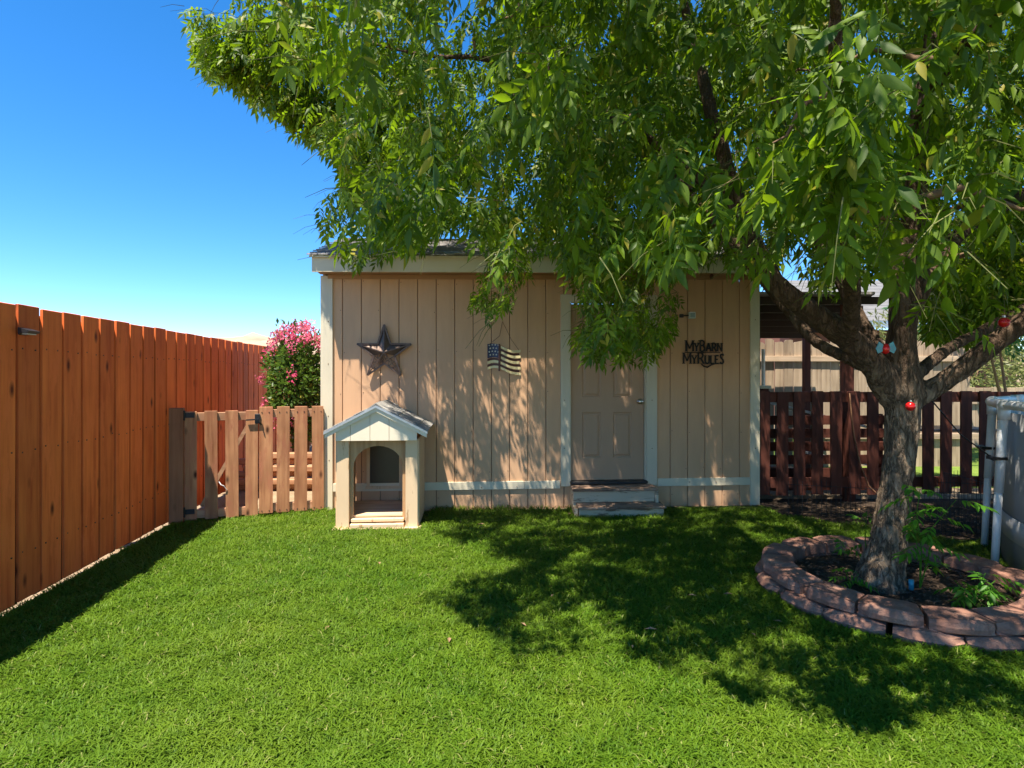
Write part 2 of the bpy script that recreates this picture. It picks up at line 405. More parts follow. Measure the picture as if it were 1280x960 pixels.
MB().box((door_x0 / 2 + .01, .024, 1.28), (door_x0 + .02, .016, 2.56)).box(((L + door_x1) / 2 - .01, .024, 1.28), (L - door_x1 + .02, .016, 2.56)).box(((door_x0 + door_x1) / 2, .024, (dtop + 2.58) / 2), (door_x1 - door_x0 - .02, .016, 2.54 - dtop)).box(((door_x0 + door_x1) / 2, .024, .13), (door_x1 - door_x0 - .02, .016, .26)).box((L / 2, DEP, 1.3), (L, .03, 2.6)).build('wall_sheathing', plain('groove_shadow_board', (.16, .09, .055), .9), shed)
for x in (0, L):
    g = MB(); g.prismz([(x - .012, .02), (x + .012, .02), (x + .012, DEP), (x - .012, DEP)], 0, 2.62)
    g.prism([(x - .012, 2.62), (x + .012, 2.62), (x + .012, 3.05), (x - .012, 3.05)], DEP / 2 - .6, DEP / 2 + .6)
    g.build('side_wall', M['siding'], shed)
# corner trims
def corner(x0, x1, z1):
    MB().box(((x0 + x1) / 2, -.012, z1 / 2), (x1 - x0, .022, z1), ch=.003).build('corner_trim', M['trim'], shed)
    s_ = x0 - .011 if x0 < 1 else x1 + .011
    MB().box((s_, .045, z1 / 2), (.022, .13, z1), ch=.003).build('corner_trim', M['trim'], shed)
corner(-.005, .10, 2.57); corner(WL(937)[0], L + .005, 2.63)
# horizontal belt
for (x0, x1) in ((.103, WL(655)[0]), (WL(655)[0] + .004, door_x0 - .003), (door_x1 + .003, WL(937)[0] - .003)):
    zc = .265 if x0 < 3 else .275
    MB().box(((x0 + x1) / 2, -.010, zc), (x1 - x0, .018, .088), ch=.003).build('belt_trim', M['trimx'], shed)
# eave
OV = .28
fz0, fz1 = 2.565, 2.615                              # fascia bottom at the left and right end
x0, x1 = -.05, L + .12
def slab(vs8, name, mat):
    b = MB(); b.add(vs8, [(0, 1, 2, 3), (7, 6, 5, 4), (0, 4, 5, 1), (1, 5, 6, 2), (2, 6, 7, 3), (3, 7, 4, 0)]); return b.build(name, mat, shed)
fh = .165
slab([(x0, -OV, fz0), (x1, -OV, fz1), (x1, -OV, fz1 + fh), (x0, -OV, fz0 + fh), (x0, -OV + .024, fz0), (x1, -OV + .024, fz1), (x1, -OV + .024, fz1 + fh), (x0, -OV + .024, fz0 + fh)], 'fascia', M['trimx'])
slab([(x0 + .02, -OV + .026, fz0 + .02), (x1 - .02, -OV + .026, fz1 + .02), (x1 - .02, -OV + .026, fz1 + .035), (x0 + .02, -OV + .026, fz0 + .035), (x0 + .02, -.001, fz0 + .02), (x1 - .02, -.001, fz1 + .02), (x1 - .02, -.001, fz1 + .035), (x0 + .02, -.001, fz0 + .035)], 'soffit', M['soffit'])
slab([(x0 + .1, -.024, fz0 - .03), (x1 - .16, -.024, fz1 - .03), (x1 - .16, -.024, fz1 + .018), (x0 + .1, -.024, fz0 + .018), (x0 + .1, -.002, fz0 - .03), (x1 - .16, -.002, fz1 - .03), (x1 - .16, -.002, fz1 + .018), (x0 + .1, -.002, fz0 + .018)], 'frieze_board', M['soffit'])
# roof deck + shingle courses
rise = .345; yr = DEP / 2; run = yr + OV + .03
def roof_z(s, y): return 2.735 + .05 * (s - x0) / (x1 - x0) + rise * (min(y, 2 * yr - y) + OV + .03)
dk = MB()
for sgn in (0, 1):
    ya, yb = (-OV - .03, yr) if sgn == 0 else (2 * yr + OV + .03, yr)
    q = [(x0 - .02, ya), (x1 + .02, ya), (x1 + .02, yb), (x0 - .02, yb)]
    dk.add([(x, y, roof_z(x, y) - .024) for x, y in q] + [(x, y, roof_z(x, y) - .004) for x, y in q],
           [(3, 2, 1, 0), (4, 5, 6, 7), (0, 1, 5, 4), (1, 2, 6, 5), (2, 3, 7, 6), (3, 0, 4, 7)])
roofo = dk.build('roof', M['trimx'], shed)
sh = MB(); nc = 13
for sgn in (0, 1):
    for k in range(nc):
        ya = -OV - .05 + k * run / nc * 1.0; yb = ya + run / nc + .03
        xx = x0 - .04 - random.uniform(0, .25)
        while xx < x1 + .04:
            w = random.uniform(.16, .32); xa, xb = max(xx, x0 - .04), min(xx + w - .006, x1 + .04); xx += w
            if xb - xa < .02: continue
            lift = .014 + random.uniform(0, .012)
            vs = []
            for (x, y, e) in ((xa, ya, 0), (xb, ya, 0), (xb, yb, 0), (xa, yb, 0)):
                z = roof_z(x, y) + (lift if y == ya else .002)
                if y > yr: z = roof_z(x, yr) + .01; y = yr
                vs.append((x, y if sgn == 0 else 2 * yr - y, z))
            low = [(x, y, z - (.012 if i < 2 else .004)) for i, (x, y, z) in enumerate(vs)]
            sh.add(vs + low, [(0, 1, 2, 3), (4, 5, 1, 0), (5, 6, 2, 1), (7, 4, 0, 3)])
tag(sh.build('shingles', M['roof'], roofo), kind='stuff')
for x in (x0 + .01, x1 - .01):                       # rake boards
    b = MB()
    for (ya, yb) in ((-OV + .03, yr), (yr, 2 * yr + OV)):
        q = [(ya, roof_z(x, ya) - .028), (yb, roof_z(x, yb) - .028)]
        b.add([(x - .012, q[0][0], q[0][1] - .13), (x - .012, q[1][0], q[1][1] - .13), (x - .012, q[1][0], q[1][1]), (x - .012, q[0][0], q[0][1]),
               (x + .012, q[0][0], q[0][1] - .13), (x + .012, q[1][0], q[1][1] - .13), (x + .012, q[1][0], q[1][1]), (x + .012, q[0][0], q[0][1])],
              [(3, 2, 1, 0), (4, 5, 6, 7), (0, 1, 5, 4), (1, 2, 6, 5), (2, 3, 7, 6), (3, 0, 4, 7)])
    b.build('rake_board', M['trim'], shed)

# door
FT = .034
frame = MB()
frame.box(((door_x0 + dl) / 2, -FT / 2 + .004, (dbot + dtop + .09) / 2 - .03), (dl - door_x0 - .012, FT, dtop + .09 - dbot + .06), ch=.003)
frame.box(((door_x1 + dr) / 2, -FT / 2 + .004, (dbot + dtop + .09) / 2 - .03), (door_x1 - dr - .012, FT, dtop + .09 - dbot + .06), ch=.003)
frame.box(((door_x0 + door_x1) / 2, -FT / 2 + .007, dtop + .05), (door_x1 - door_x0 - .004, FT, .085), ch=.003)
frame.build('door_frame', M['doorframe'], shed)
jb = MB().box((dl - .002, .018, (dbot + dtop) / 2), (.018, .05, dtop - dbot)).box((dr + .002, .018, (dbot + dtop) / 2), (.018, .05, dtop - dbot)).box(((dl + dr) / 2, .018, dtop + .004), (dr - dl - .02, .05, .014))
jb.build('door_jamb', M['doorframe'], shed)
MB().box(((dl + dr) / 2, -.02, dbot - .016), (dr - dl + .02, .10, .028), ch=.004).build('threshold', M['black'], shed)
dw, dh = dr - dl - .024, dtop - dbot - .012
door = MB(); x0d, z0d = dl + .012, dbot + .002
cols = [(.15, .41), (.575, .835)]; rows = [(.125, .385), (.47, .80), (.855, .945)]
xs = sorted({0, 1} | {c for a in cols for c in a}); zs = sorted({0, 1} | {c for a in rows for c in a})
dy = .022
for i in range(len(xs) - 1):
    for j in range(len(zs) - 1):
        if (xs[i], xs[i + 1]) in cols and (zs[j], zs[j + 1]) in rows: continue
        a, b_, c, d = x0d + xs[i] * dw, x0d + xs[i + 1] * dw, z0d + zs[j] * dh, z0d + zs[j + 1] * dh
        door.add([(a, dy, c), (b_, dy, c), (b_, dy, d), (a, dy, d)], [(0, 1, 2, 3)])
door.box((x0d + dw / 2, dy + .03, z0d + dh / 2), (dw, .02, dh))
door_o = door.build('door', M['door'], shed)
for (a, b_) in cols:
    for (c, d) in rows:
        xa, xb, za, zb = x0d + a * dw, x0d + b_ * dw, z0d + c * dh, z0d + d * dh
        pn = MB(); vs = []
        for ins, yy in ((0, dy), (.012, dy + .012), (.022, dy + .012), (.04, dy + .001)):
            vs += [(xa + ins, yy, za + ins), (xb - ins, yy, za + ins), (xb - ins, yy, zb - ins), (xa + ins, yy, zb - ins)]
        fs = [(4 * k + i, 4 * k + (i + 1) % 4, 4 * k + 4 + (i + 1) % 4, 4 * k + 4 + i) for k in range(3) for i in range(4)] + [(12, 13, 14, 15)]
        pn.add(vs, fs); pn.build('door_panel', M['door'], door_o)
kx, kz = WL(802, 502)
kn = MB(); kn.lathe([(.001, 0), (.03, .0), (.03, .008), (.012, .012), (.012, .035), (.026, .045), (.03, .058), (.024, .07), (.001, .073)], n=16)
ko = kn.build('door_knob', M['knob'], door_o, smooth=True, loc=(kx - .02, dy, kz)); ko.rotation_euler = (R(90), 0, 0)
# pet door behind the doghouse
pl, pz1 = WL(459, 545); pr, pz0 = WL(503, 607)
pd = MB()
for c, d in ((((pl + .015), -.014, (pz0 + pz1) / 2), (.035, .03, pz1 - pz0)), ((pr - .015, -.014, (pz0 + pz1) / 2), (.035, .03, pz1 - pz0)), (((pl + pr) / 2, -.014, pz0 - .012), (pr - pl + .03, .034, .03)), (((pl + pr) / 2, -.014, pz1 + .012), (pr - pl + .03, .034, .03))):
    pd.box(c, d, ch=.003)
pdo = pd.build('pet_door', M['doghouse'], shed)
MB().box(((pl + pr) / 2, -.006, (pz0 + pz1) / 2), (pr - pl - .035, .01, pz1 - pz0)).build('flap', M['flap'], pdo)
# nail heads on trims
nh = MB()
for (px, py) in ((411, 402), (411, 455), (411, 520), (412, 575), (943, 400), (943, 470), (943, 560), (602, 609), (682, 609), (646, 608), (861, 602), (894, 602), (705, 420), (705, 500), (705, 560), (814, 500), (814, 560)):
    s_, z_ = WL(px, py); nh.box((s_, -.032 if 690 < px < 825 else -.024, z_), (.009, .004, .009))
tag(nh.build('nail_heads', M['wire'], shed), kind='stuff')

sn = MB()
for i in range(1, nb):
    for z in (.12, .42, .85, 1.3, 1.75, 2.2, 2.5):
        s_ = i * gw + random.choice((-.02, .02)); z_ = z + random.uniform(-.02, .02)
        if door_x0 - .03 < s_ < door_x1 + .03 or random.random() < .35: continue
        sn.box((s_, -.0012, z_), (.008, .003, .008))
tag(sn.build('siding_nails', M['wire'], shed), kind='stuff')

# ------------------------------------------------------------------ steps
st = tag(empty('wooden_steps', (0, 0, 0)), 'low two-tread wooden steps with peeling pale paint below the shed door', 'steps')
def wfront(px, Y): return (px - 640) * Y / F
mA = A
def stepbox(name, xa, xb, ya, yb, za, zb, mat, ch=.006):
    o = MB().box((0, 0, 0), (xb - xa, yb - ya, zb - za), ch=ch).build(name, mat, st, loc=((xa + xb) / 2, (ya + yb) / 2 , (za + zb) / 2), rz=mA * .9)
    return o
stepbox('riser', .70, 1.60, 6.04, 6.08, .0, .085, M['stepwood'])
stepbox('tread', .69, 1.615, 6.01, 6.16, .087, .112, M['steptop'])
stepbox('tread', .69, 1.615, 6.163, 6.30, .087, .112, M['steptop'])
stepbox('riser', .66, 1.56, 6.235, 6.27, .114, .236, M['stepwood'])
stepbox('tread', .65, 1.575, 6.20, 6.34, .238, .264, M['steptop'])
stepbox('tread', .65, 1.575, 6.343, 6.475, .238, .264, M['steptop'])
for x in (.675, 1.57):
    b = MB(); b.add([(x - .018, 6.06, 0), (x - .018, 6.5, 0), (x - .018, 6.48, .236), (x - .018, 6.25, .236), (x - .018, 6.23, .086), (x - .018, 6.06, .086),
                     (x + .018, 6.06, 0), (x + .018, 6.5, 0), (x + .018, 6.48, .236), (x + .018, 6.25, .236), (x + .018, 6.23, .086), (x + .018, 6.06, .086)],
                    [(5, 4, 3, 2, 1, 0), (6, 7, 8, 9, 10, 11)] + [(i, (i + 1) % 6, (i + 1) % 6 + 6, i + 6) for i in range(6)])
    b.build('stringer', M['stepwood'], st)

# ------------------------------------------------------------------ doghouse
dg = tag(empty('doghouse', (-1.30, 5.55, 0), .072), 'small cream doghouse with an arched entrance and shingled gable roof against the shed', 'doghouse')
def dbox(name, c, d, mat, ch=.004, **k): return MB().box((0, 0, 0), d, ch=ch).build(name, mat, dg, loc=c, **k)
PW = .115; DX = .385; DD = .68
for sx in (-1, 1):
    dbox('corner_post', (sx * (DX - PW / 2), .03, .43), (PW, .045, .86), M['doghouse'])
    dbox('side_panel', (sx * (DX + .003), .03 + DD / 2, .44), (.02, DD, .86), M['doghouse'])
    dbox('inner_panel', (sx * (DX - .035), .06 + DD / 2, .44), (.012, DD - .04, .84), M['plywood'])
# arched front panel
ow = .235; oh = .60; pts = []
outer = [(-DX + .01, .0), (-DX + .01, .86), (DX - .01, .86), (DX - .01, 0)]
arch = [(-ow, .095)] + [(-ow, oh)] + [(-ow * math.cos(a), oh + .20 * math.sin(a)) for a in [math.pi * k / 14 for k in range(1, 14)]] + [(ow, oh), (ow, .095)]
poly = [(-.30, .0), (-.30, .86), (.30, .86), (.30, 0)]
af = MB(); ny = (.06, .078)
# strips left, right and above the arch
def quadprism(b, p4): b.prism(p4, ny[0], ny[1])
quadprism(af, [(-.33, .07), (-ow, .07), (-ow, .87), (-.33, .87)][:])
quadprism(af, [(ow, .07), (.33, .07), (.33, .87), (ow, .87)])
ar = arch[1:-1]
for a_, b_ in zip(ar[:-1], ar[1:]):
    af.prism([(a_[0], a_[1]), (b_[0], b_[1]), (b_[0], .87), (a_[0], .87)], ny[0], ny[1])
af.build('arched_front', M['plywood'], dg)
dbox('door_sill', (0, .045, .085), (.50, .06, .03), M['doghouse'])
dbox('front_step', (0, .02, .030), (.51, .09, .055), M['doghouse'])
for k in range(4):
    dbox('floor_board', (0, .155 + k * .165, .115), (.69, .16, .02), M['floorwood'], ch=.003)
dbox('base_skid', (.0, .03, .006), (.84, .12, .03), M['floorwood'])
# gable and roof
HW = .475; ZE = .945; ZA = 1.195
gx = [-.385, -.245, -.06, .12, .385]
def gz(x): return ZE + (ZA - ZE) * (1 - abs(x) / HW) - .035
for a_, b_ in zip(gx[:-1], gx[1:]):
    p = [(a_ + .002, .862), (b_ - .002, .862), (b_ - .002, gz(b_))]
    if a_ < 0 < b_: p.append((0, gz(0)))
    p.append((a_ + .002, gz(a_)))
    MB().prism(p, -.045, -.025).build('gable_board', M['dogwhite'], dg)
sl = math.atan2(ZA - ZE, HW); SLn = math.hypot(HW, ZA - ZE)
for sx in (-1, 1):
    b = MB(); n0 = Vector((sx * math.sin(sl), 0, math.cos(sl)))
    e0 = Vector((0, 0, ZA)); e1 = Vector((sx * HW, 0, ZE))
    b.add([e0 + Vector((0, -.06, -.012)), e1 + Vector((0, -.06, -.012)), e1 + Vector((0, DD + .03, -.012)), e0 + Vector((0, DD + .03, -.012)),
           e0 + Vector((0, -.06, .0)), e1 + Vector((0, -.06, .0)), e1 + Vector((0, DD + .03, .0)), e0 + Vector((0, DD + .03, .0))],
          [(0, 1, 2, 3), (7, 6, 5, 4), (0, 4, 5, 1), (1, 5, 6, 2), (2, 6, 7, 3), (3, 7, 4, 0)])
    b.build('roof_deck', M['plywood'], dg)
    fb = MB(); q0 = e0 + Vector((0, -.072, 0)); q1 = e1 + Vector((sx * .005, -.072, 0)); dn = Vector((0, 0, -.055))
    fb.add([q0, q1, q1 + dn, q0 + dn] + [v + Vector((0, .02, 0)) for v in (q0, q1, q1 + dn, q0 + dn)], [(3, 2, 1, 0), (4, 5, 6, 7), (0, 1, 5, 4), (2, 3, 7, 6), (1, 2, 6, 5)])
    fb.build('fascia', M['dogwhite'], dg)
    mb = MB(); up = Vector((0, 0, .008)); q0 = e0 + Vector((0, -.084, 0)); q1 = e1 + Vector((sx * .012, -.084, -.004))
    mb.add([q0 + up, q1 + up, q1 - up * 2, q0 - up * 2] + [v + Vector((0, .035, 0)) for v in (q0 + up, q1 + up, q1 - up * 2, q0 - up * 2)], [(3, 2, 1, 0), (4, 5, 6, 7), (0, 1, 5, 4), (2, 3, 7, 6), (1, 2, 6, 5)])
    mb.build('drip_edge', M['metal'], dg)
    nC = 5
    shm = MB().box((0, 0, 0), (SLn / nC + .02, .17, .009), ch=.002).mesh('shingle')
    for c in range(nC):
        for k in range(6):
            y = -.07 + .085 + k * .168 - (c % 2) * .06
            if y > DD + .05: continue
            d = (c + .5) / nC
            ctr = e0.lerp(e1, d) + n0 * (.014 + .002 * (c % 2)) + Vector((0, max(y, .012), 0))
            o = link('shingle', shm, M['shingle'], dg, ctr); o.rotation_euler = (random.uniform(-.02, .02), sx * (sl - .035), random.uniform(-.02, .02))
for k in range(5):                                   # ridge caps
    MB().prism([(-.11, -.072), (0, 0), (.11, -.072), (.11, -.062), (0, .012), (-.11, -.062)][::-1], 0, .17).build('ridge_cap', M['shingle'], dg, loc=(0, -.078 + k * .165, ZA + .018 + .002 * (k % 2)))

# ------------------------------------------------------------------ things on the shed front
# star
s_, z_ = WL(481, 441)
star = tag(empty('barn_star', to_world(s_, -.035, z_), A), 'large rusty metal barn star hung on the shed wall above the doghouse', 'star')
Ro, Ri = .305, .118
pt = [((Ro if k % 2 == 0 else Ri) * math.sin(k * math.pi / 5), (Ro if k % 2 == 0 else Ri) * math.cos(k * math.pi / 5)) for k in range(10)]
for k in range(0, 10, 2):
    a_, b_, c_ = pt[k - 1], pt[k], pt[(k + 1) % 10]
    if k in (0, 2, 8):                               # solid pressed points
        m_ = MB(); m_.add([(a_[0], .0, a_[1]), (b_[0], 0, b_[1]), (c_[0], 0, c_[1]), (0, -.05, 0) , (b_[0] * .5, -.03, b_[1] * .5)], [(0, 1, 4), (0, 4, 3), (1, 2, 4), (4, 2, 3)])
        m_.build('star_point', M['rust'], star)
    fr = MB()
    for p_, q_ in ((a_, b_), (b_, c_)): fr.bar((p_[0], -.008, p_[1]), (q_[0], -.008, q_[1]), .018, .022, up=(0, 1, 0))
    fr.bar((b_[0], -.012, b_[1]), (0, -.045, 0), .012, .012, up=(0, 1, 0))
    fr.build('star_frame', M['rust'], star)
cw = MB()
for k in range(16):
    an = random.uniform(0, 6.28); rr = random.uniform(.02, .13); cx, cz = rr * math.cos(an), rr * math.sin(an) - .03; q = random.uniform(.015, .04)
    cw.tube([(cx + q * math.cos(t), -.02 + .002 * t, cz + q * math.sin(t)) for t in [6.0 * j / 9 for j in range(10)]], .0035, 4)
for k in (4, 6):
    b_ = pt[k]; 
    for j in range(4):
        f = .3 + .17 * j; w = Ri * .75 * (1 - f); nx, nz = -b_[1] / Ro, b_[0] / Ro
        cw.bar((b_[0] * f + nx * w, -.01, b_[1] * f + nz * w), (b_[0] * f - nx * w, -.01, b_[1] * f - nz * w), .008, .008, up=(0, 1, 0))
tag(cw.build('scroll_wire', M['rust'], star), kind='stuff')

# flag plaque
s_, z_ = WL(630, 447)
flag = tag(empty('flag_plaque', to_world(s_, -.02, z_), A), 'wavy stars and stripes flag plaque hanging by a wire left of the door', 'flag plaque')
FW, FH = .37, .29
def wv(u): return (.012 * math.sin(u * 7.5 + .6), .020 * math.sin(u * 6.3 + .2) - .11 * u * u * .55)   # relief and drop along the length
def stripe(u0, u1, v0, v1, y, name, mat, n=10):
    b = MB(); top = []; bot = []
    for k in range(n + 1):
        u = u0 + (u1 - u0) * k / n; dy_, dz_ = wv(u); x = -FW / 2 + u * FW
        sq = 1 - .10 * math.sin(u * 3.1)
        top.append((x, y + dy_, (v1 - .5) * FH * sq + dz_)); bot.append((x, y + dy_, (v0 - .5) * FH * sq + dz_))
    N = n + 1; allv = bot + top + [(x, yy + .008, zz) for x, yy, zz in bot] + [(x, yy + .008, zz) for x, yy, zz in top]
    fs = []
    for k in range(n):
        fs += [(k, k + 1, N + k + 1, N + k), (2 * N + k + 1, 2 * N + k, 3 * N + k, 3 * N + k + 1), (k + 1, k, 2 * N + k, 2 * N + k + 1), (N + k, N + k + 1, 3 * N + k + 1, 3 * N + k)]
    fs += [(0, N, 3 * N, 2 * N), (N - 1, 3 * N - 1, 4 * N - 1, 2 * N - 1)]
    b.add(allv, fs); return b.build(name, mat, flag)
ns = 9
for k in range(ns):
    u0 = 0.0 if k < 4 else .40
    v0 = k / ns
    stripe(u0, 1.0 - .04 * (k % 3 == 1), v0 + .012, v0 + 1 / ns - .012 + (.012 if k % 2 == 0 else .0), -.004 if k % 2 == 0 else .004, 'stripe', M['flaggold'] if k % 2 == 0 else M['flagdark'])
can = stripe(0, .39, .45, 1.0, -.006, 'canton', M['flagblue'])
sm = MB(); 
for r_ in range(4):
    for c_ in range(4):
        u = .055 + c_ * .09 + (r_ % 2) * .03; dy_, dz_ = wv(u); x = -FW / 2 + u * FW; z = (.93 - r_ * .125 - .5) * FH + dz_
        so_ = MB(); so_.prism([(((.012 if q % 2 == 0 else .005)) * math.sin(-q * math.pi / 5), ((.012 if q % 2 == 0 else .005)) * math.cos(-q * math.pi / 5)) for q in range(10)][::1], -.003, 0)
        so_.build('star', M['flagstar'], can, loc=(x, -.007 + dy_, z))
MB().bar((-.055, -.02, .15), (-.055, -.02, -.15), .018, .012, up=(0, 1, 0)).build('pole', M['flagdark'], flag)
tw, tz = WL(628, 402); dxs = tw - s_; dzs = tz - z_
hw = MB(); hw.tube([(-.17, -.01, .14), (-.05, .0, .24), (dxs, .01, dzs)], .0025, 4).tube([(dxs, .01, dzs), (.08, .0, .20), (.165, -.01, .08)], .0025, 4)
hw.build('hanging_wire', M['wire'], flag)

# sign: MY BARN / MY RULES
s_, z_ = WL(878, 441)
sign = tag(empty('metal_sign', to_world(s_, -.022, z_), A), 'black cut-metal sign reading My Barn My Rules right of the door', 'sign')
LET = {  # strokes on a 0..1 grid
 'M': [((.08, 0), (.08, 1)), ((.08, 1), (.5, .25)), ((.5, .25), (.92, 1)), ((.92, 1), (.92, 0))],
 'Y': [((.05, 1), (.5, .45)), ((.95, 1), (.5, .45)), ((.5, .45), (.5, 0))],
 'B': [((.15, 0), (.15, 1)), ((.15, 1), (.65, .97)), ((.65, .97), (.8, .78)), ((.8, .78), (.62, .54)), ((.62, .54), (.15, .52)), ((.62, .54), (.88, .28)), ((.88, .28), (.7, .03)), ((.7, .03), (.15, 0))],
 'A': [((.02, 0), (.5, 1)), ((.5, 1), (.98, 0)), ((.2, .36), (.8, .36))],
 'R': [((.15, 0), (.15, 1)), ((.15, 1), (.65, .97)), ((.65, .97), (.82, .76)), ((.82, .76), (.62, .5)), ((.62, .5), (.15, .48)), ((.5, .48), (.98, 0))],
 'N': [((.1, 0), (.1, 1)), ((.1, 1), (.9, 0)), ((.9, 0), (.9, 1))],
 'U': [((.1, 1), (.1, .25)), ((.1, .25), (.32, .02)), ((.32, .02), (.68, .02)), ((.68, .02), (.9, .25)), ((.9, .25), (.9, 1))],
 'L': [((.15, 1), (.15, 0)), ((.15, .03), (.9, .03))],
 'E': [((.15, 0), (.15, 1)), ((.15, .97), (.88, .97)), ((.15, .52), (.7, .52)), ((.15, .03), (.9, .03))],
 'S': [((.88, .85), (.6, 1)), ((.6, 1), (.25, .93)), ((.25, .93), (.15, .72)), ((.15, .72), (.82, .33)), ((.82, .33), (.75, .08)), ((.75, .08), (.4, 0)), ((.4, 0), (.1, .16))]}
SER = {'M': [(.08, 0), (.92, 0), (.05, 1), (.95, 1)], 'Y': [(.5, 0), (.05, 1), (.95, 1)], 'B': [(.08, 0), (.08, 1)], 'A': [(.02, 0), (.98, 0)], 'R': [(.1, 0), (.1, 1), (.98, 0)], 'N': [(.1, 0), (.1, 1), (.9, 1)], 'U': [(.1, 1), (.9, 1)], 'L': [(.15, 0), (.15, 1)], 'E': [(.1, 0), (.1, 1)], 'S': []}
def letters(txt, x, zb):
    for ch, w, h in txt:
        b = MB(); sw = .017
        for (p_, q_) in LET[ch]:
            thin = abs(p_[0] - q_[0]) > .3 and ch in 'MYN'
            b.bar((x + p_[0] * w, 0, zb + p_[1] * h), (x + q_[0] * w, 0, zb + q_[1] * h), sw * (.75 if thin else 1.05), .010, up=(0, 1, 0))
        for (u, v) in SER[ch]:
            b.box((x + u * w, .001, zb + v * h + (.003 if v == 0 else -.003)), (.032, .010, .007))
        b.build('letter', M['sign'], sign); x += w + .006
letters([('M', .095, .125), ('Y', .055, .095), ('B', .07, .125), ('A', .06, .095), ('R', .058, .095), ('N', .06, .095)], -.205, .015)
letters([('M', .095, .125), ('Y', .06, .095), ('R', .08, .125), ('U', .058, .095), ('L', .048, .095), ('E', .05, .095), ('S', .055, .11)], -.235, -.125)
sb = MB(); sb.bar((-.21, .004, .003), (.20, .004, .003), .010, .008, up=(0, 1, 0))
sb.bar((-.02, .004, .02), (.0, .004, -.01), .02, .008, up=(0, 1, 0))
sb.tube([(-.03, 0, -.12), (.01, 0, -.155), (.05, 0, -.165), (.09, 0, -.14), (.14, 0, -.125), (.22, 0, -.122)], [.005, .009, .01, .008, .007, .004], 6)
sb.build('scroll_bar', M['sign'], sign)

# little white floodlight
s_, z_ = WL(862, 395)
fl = tag(empty('wall_light', to_world(s_, 0, z_), A), 'small square white light on a dark arm high on the shed wall', 'light')
MB().box((-.10, -.012, 0), (.045, .022, .04), ch=.004).build('mounting_plate', M['blackplastic'], fl)
MB().tube([(-.10, -.02, 0), (-.06, -.05, .0), (-.03, -.06, 0)], .008, 6).build('arm', M['blackplastic'], fl)
ho = MB().box((0, -.065, 0), (.07, .05, .075), ch=.006).build('lamp_housing', M['white'], fl)
MB().box((0, -.092, .0), (.052, .006, .05)).build('lens', plain('grey_lens', (.35, .42, .44), .15), ho)
# nest under the fascia
s_, z_ = WL(884, 350)
nb_ = MB(); nb_.lathe([(.004, .03), (.02, .02), (.024, 0), (.018, -.02), (.004, -.03)][::-1], n=10)
tag(nb_.build('wasp_nest', plain('brown_paper', (.12, .06, .035), .9), None, True, loc=to_world(s_, -.12, fz1 - .02)), 'small dark brown nest hanging under the shed eave', 'nest')

# ------------------------------------------------------------------ gate and the fixed panel beside the shed
GA = Vector((fence_x(5.76) + .03, 5.76, 0)); GB = Vector((-2.09, 6.2, 0)); gang = math.atan2(GB.y - GA.y, GB.x - GA.x)
def gx_at(px): # along-gate coordinate for a photo column
    k = (px - 640) / F; d = (GB - GA).normalized(); t = (k * GA.y - GA.x) / (d.x - k * d.y); return t
gate = tag(empty('picket_gate', GA, gang), 'weathered reddish picket gate with black hinges beside the orange fence', 'gate')
panel = tag(empty('short_picket_fence', GA + (GB - GA).normalized() * gx_at(324), gang), 'short fixed run of weathered pickets between the gate and shed corner', 'fence')
pk = []
def picket(w, h, nm='picket'):
    return MB().box((0, 0, 0), (w, .019, h), ch=.003).mesh(nm)
for i, (a_, b_) in enumerate(((231, 246), (256, 272), (282, 298), (307, 322.5))):
    xa, xb = gx_at(a_), gx_at(b_)
    o = link('picket', picket(xb - xa, 1.10), M['gatewood'], gate, ((xa + xb) / 2, 0, .575 + random.uniform(-.004, .004)))
    o.rotation_euler.y = random.uniform(-.006, .006)
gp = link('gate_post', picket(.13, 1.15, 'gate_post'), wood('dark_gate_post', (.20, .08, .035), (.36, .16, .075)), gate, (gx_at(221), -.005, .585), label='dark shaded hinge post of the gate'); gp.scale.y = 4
for z in (1.065, .08):
    MB().box(((gx_at(231) + gx_at(322)) / 2, .03, z), (gx_at(322) - gx_at(231), .036, .085), ch=.004).build('rail', M['gaterail'], gate)
MB().bar((gx_at(252), .03, .16), (gx_at(312), .03, 1.0), .036, .075, up=(0, 1, 0)).build('brace', M['gaterail'], gate)
for z in (1.085, .115):
    hgb = MB(); hgb.box((gx_at(228), -.03, z), (.05, .012, .085), ch=.003); hgb.box((gx_at(236), -.018, z), (.11, .008, .05)); hgb.tube([(gx_at(231), -.034, z - .05), (gx_at(231), -.034, z + .05)], .010, 8)
    hgb.build('hinge', M['black'], gate)
lt = MB(); lt.box((gx_at(322), -.017, 1.035), (.05, .010, .10), ch=.002); lt.bar((gx_at(308), -.03, 1.025), (gx_at(326), -.03, 1.03), .014, .014); lt.tube([(gx_at(324), -.03, 1.06), (gx_at(325), -.045, 1.0), (gx_at(327), -.03, .97)], .006, 6)
lt.build('latch', M['black'], gate)
MB().tube([(gx_at(274), -.012, .40), (gx_at(277), -.03, .37), (gx_at(280), -.03, .36), (gx_at(284), -.012, .31)], .004, 5).build('cord', M['white'], gate)
x0p = gx_at(324)
for a_, b_ in ((324, 341), (346, 362), (368, 384), (390, 404.5)):
    xa, xb = gx_at(a_) - x0p, gx_at(b_) - x0p
    o = link('picket', picket(xb - xa, 1.115), M['gatewood'], panel, ((xa + xb) / 2, 0, .60)); o.rotation_euler.y = random.uniform(-.006, .006)
for z in (1.085, .095):
    MB().box(((gx_at(405) - x0p) / 2, .03, z), (gx_at(405) - x0p, .036, .085), ch=.004).build('rail', M['gaterail'], panel)
MB().box((.06, .08, .57), (.085, .085, 1.14)).build('post', M['gatewood'], panel)
nn = MB()
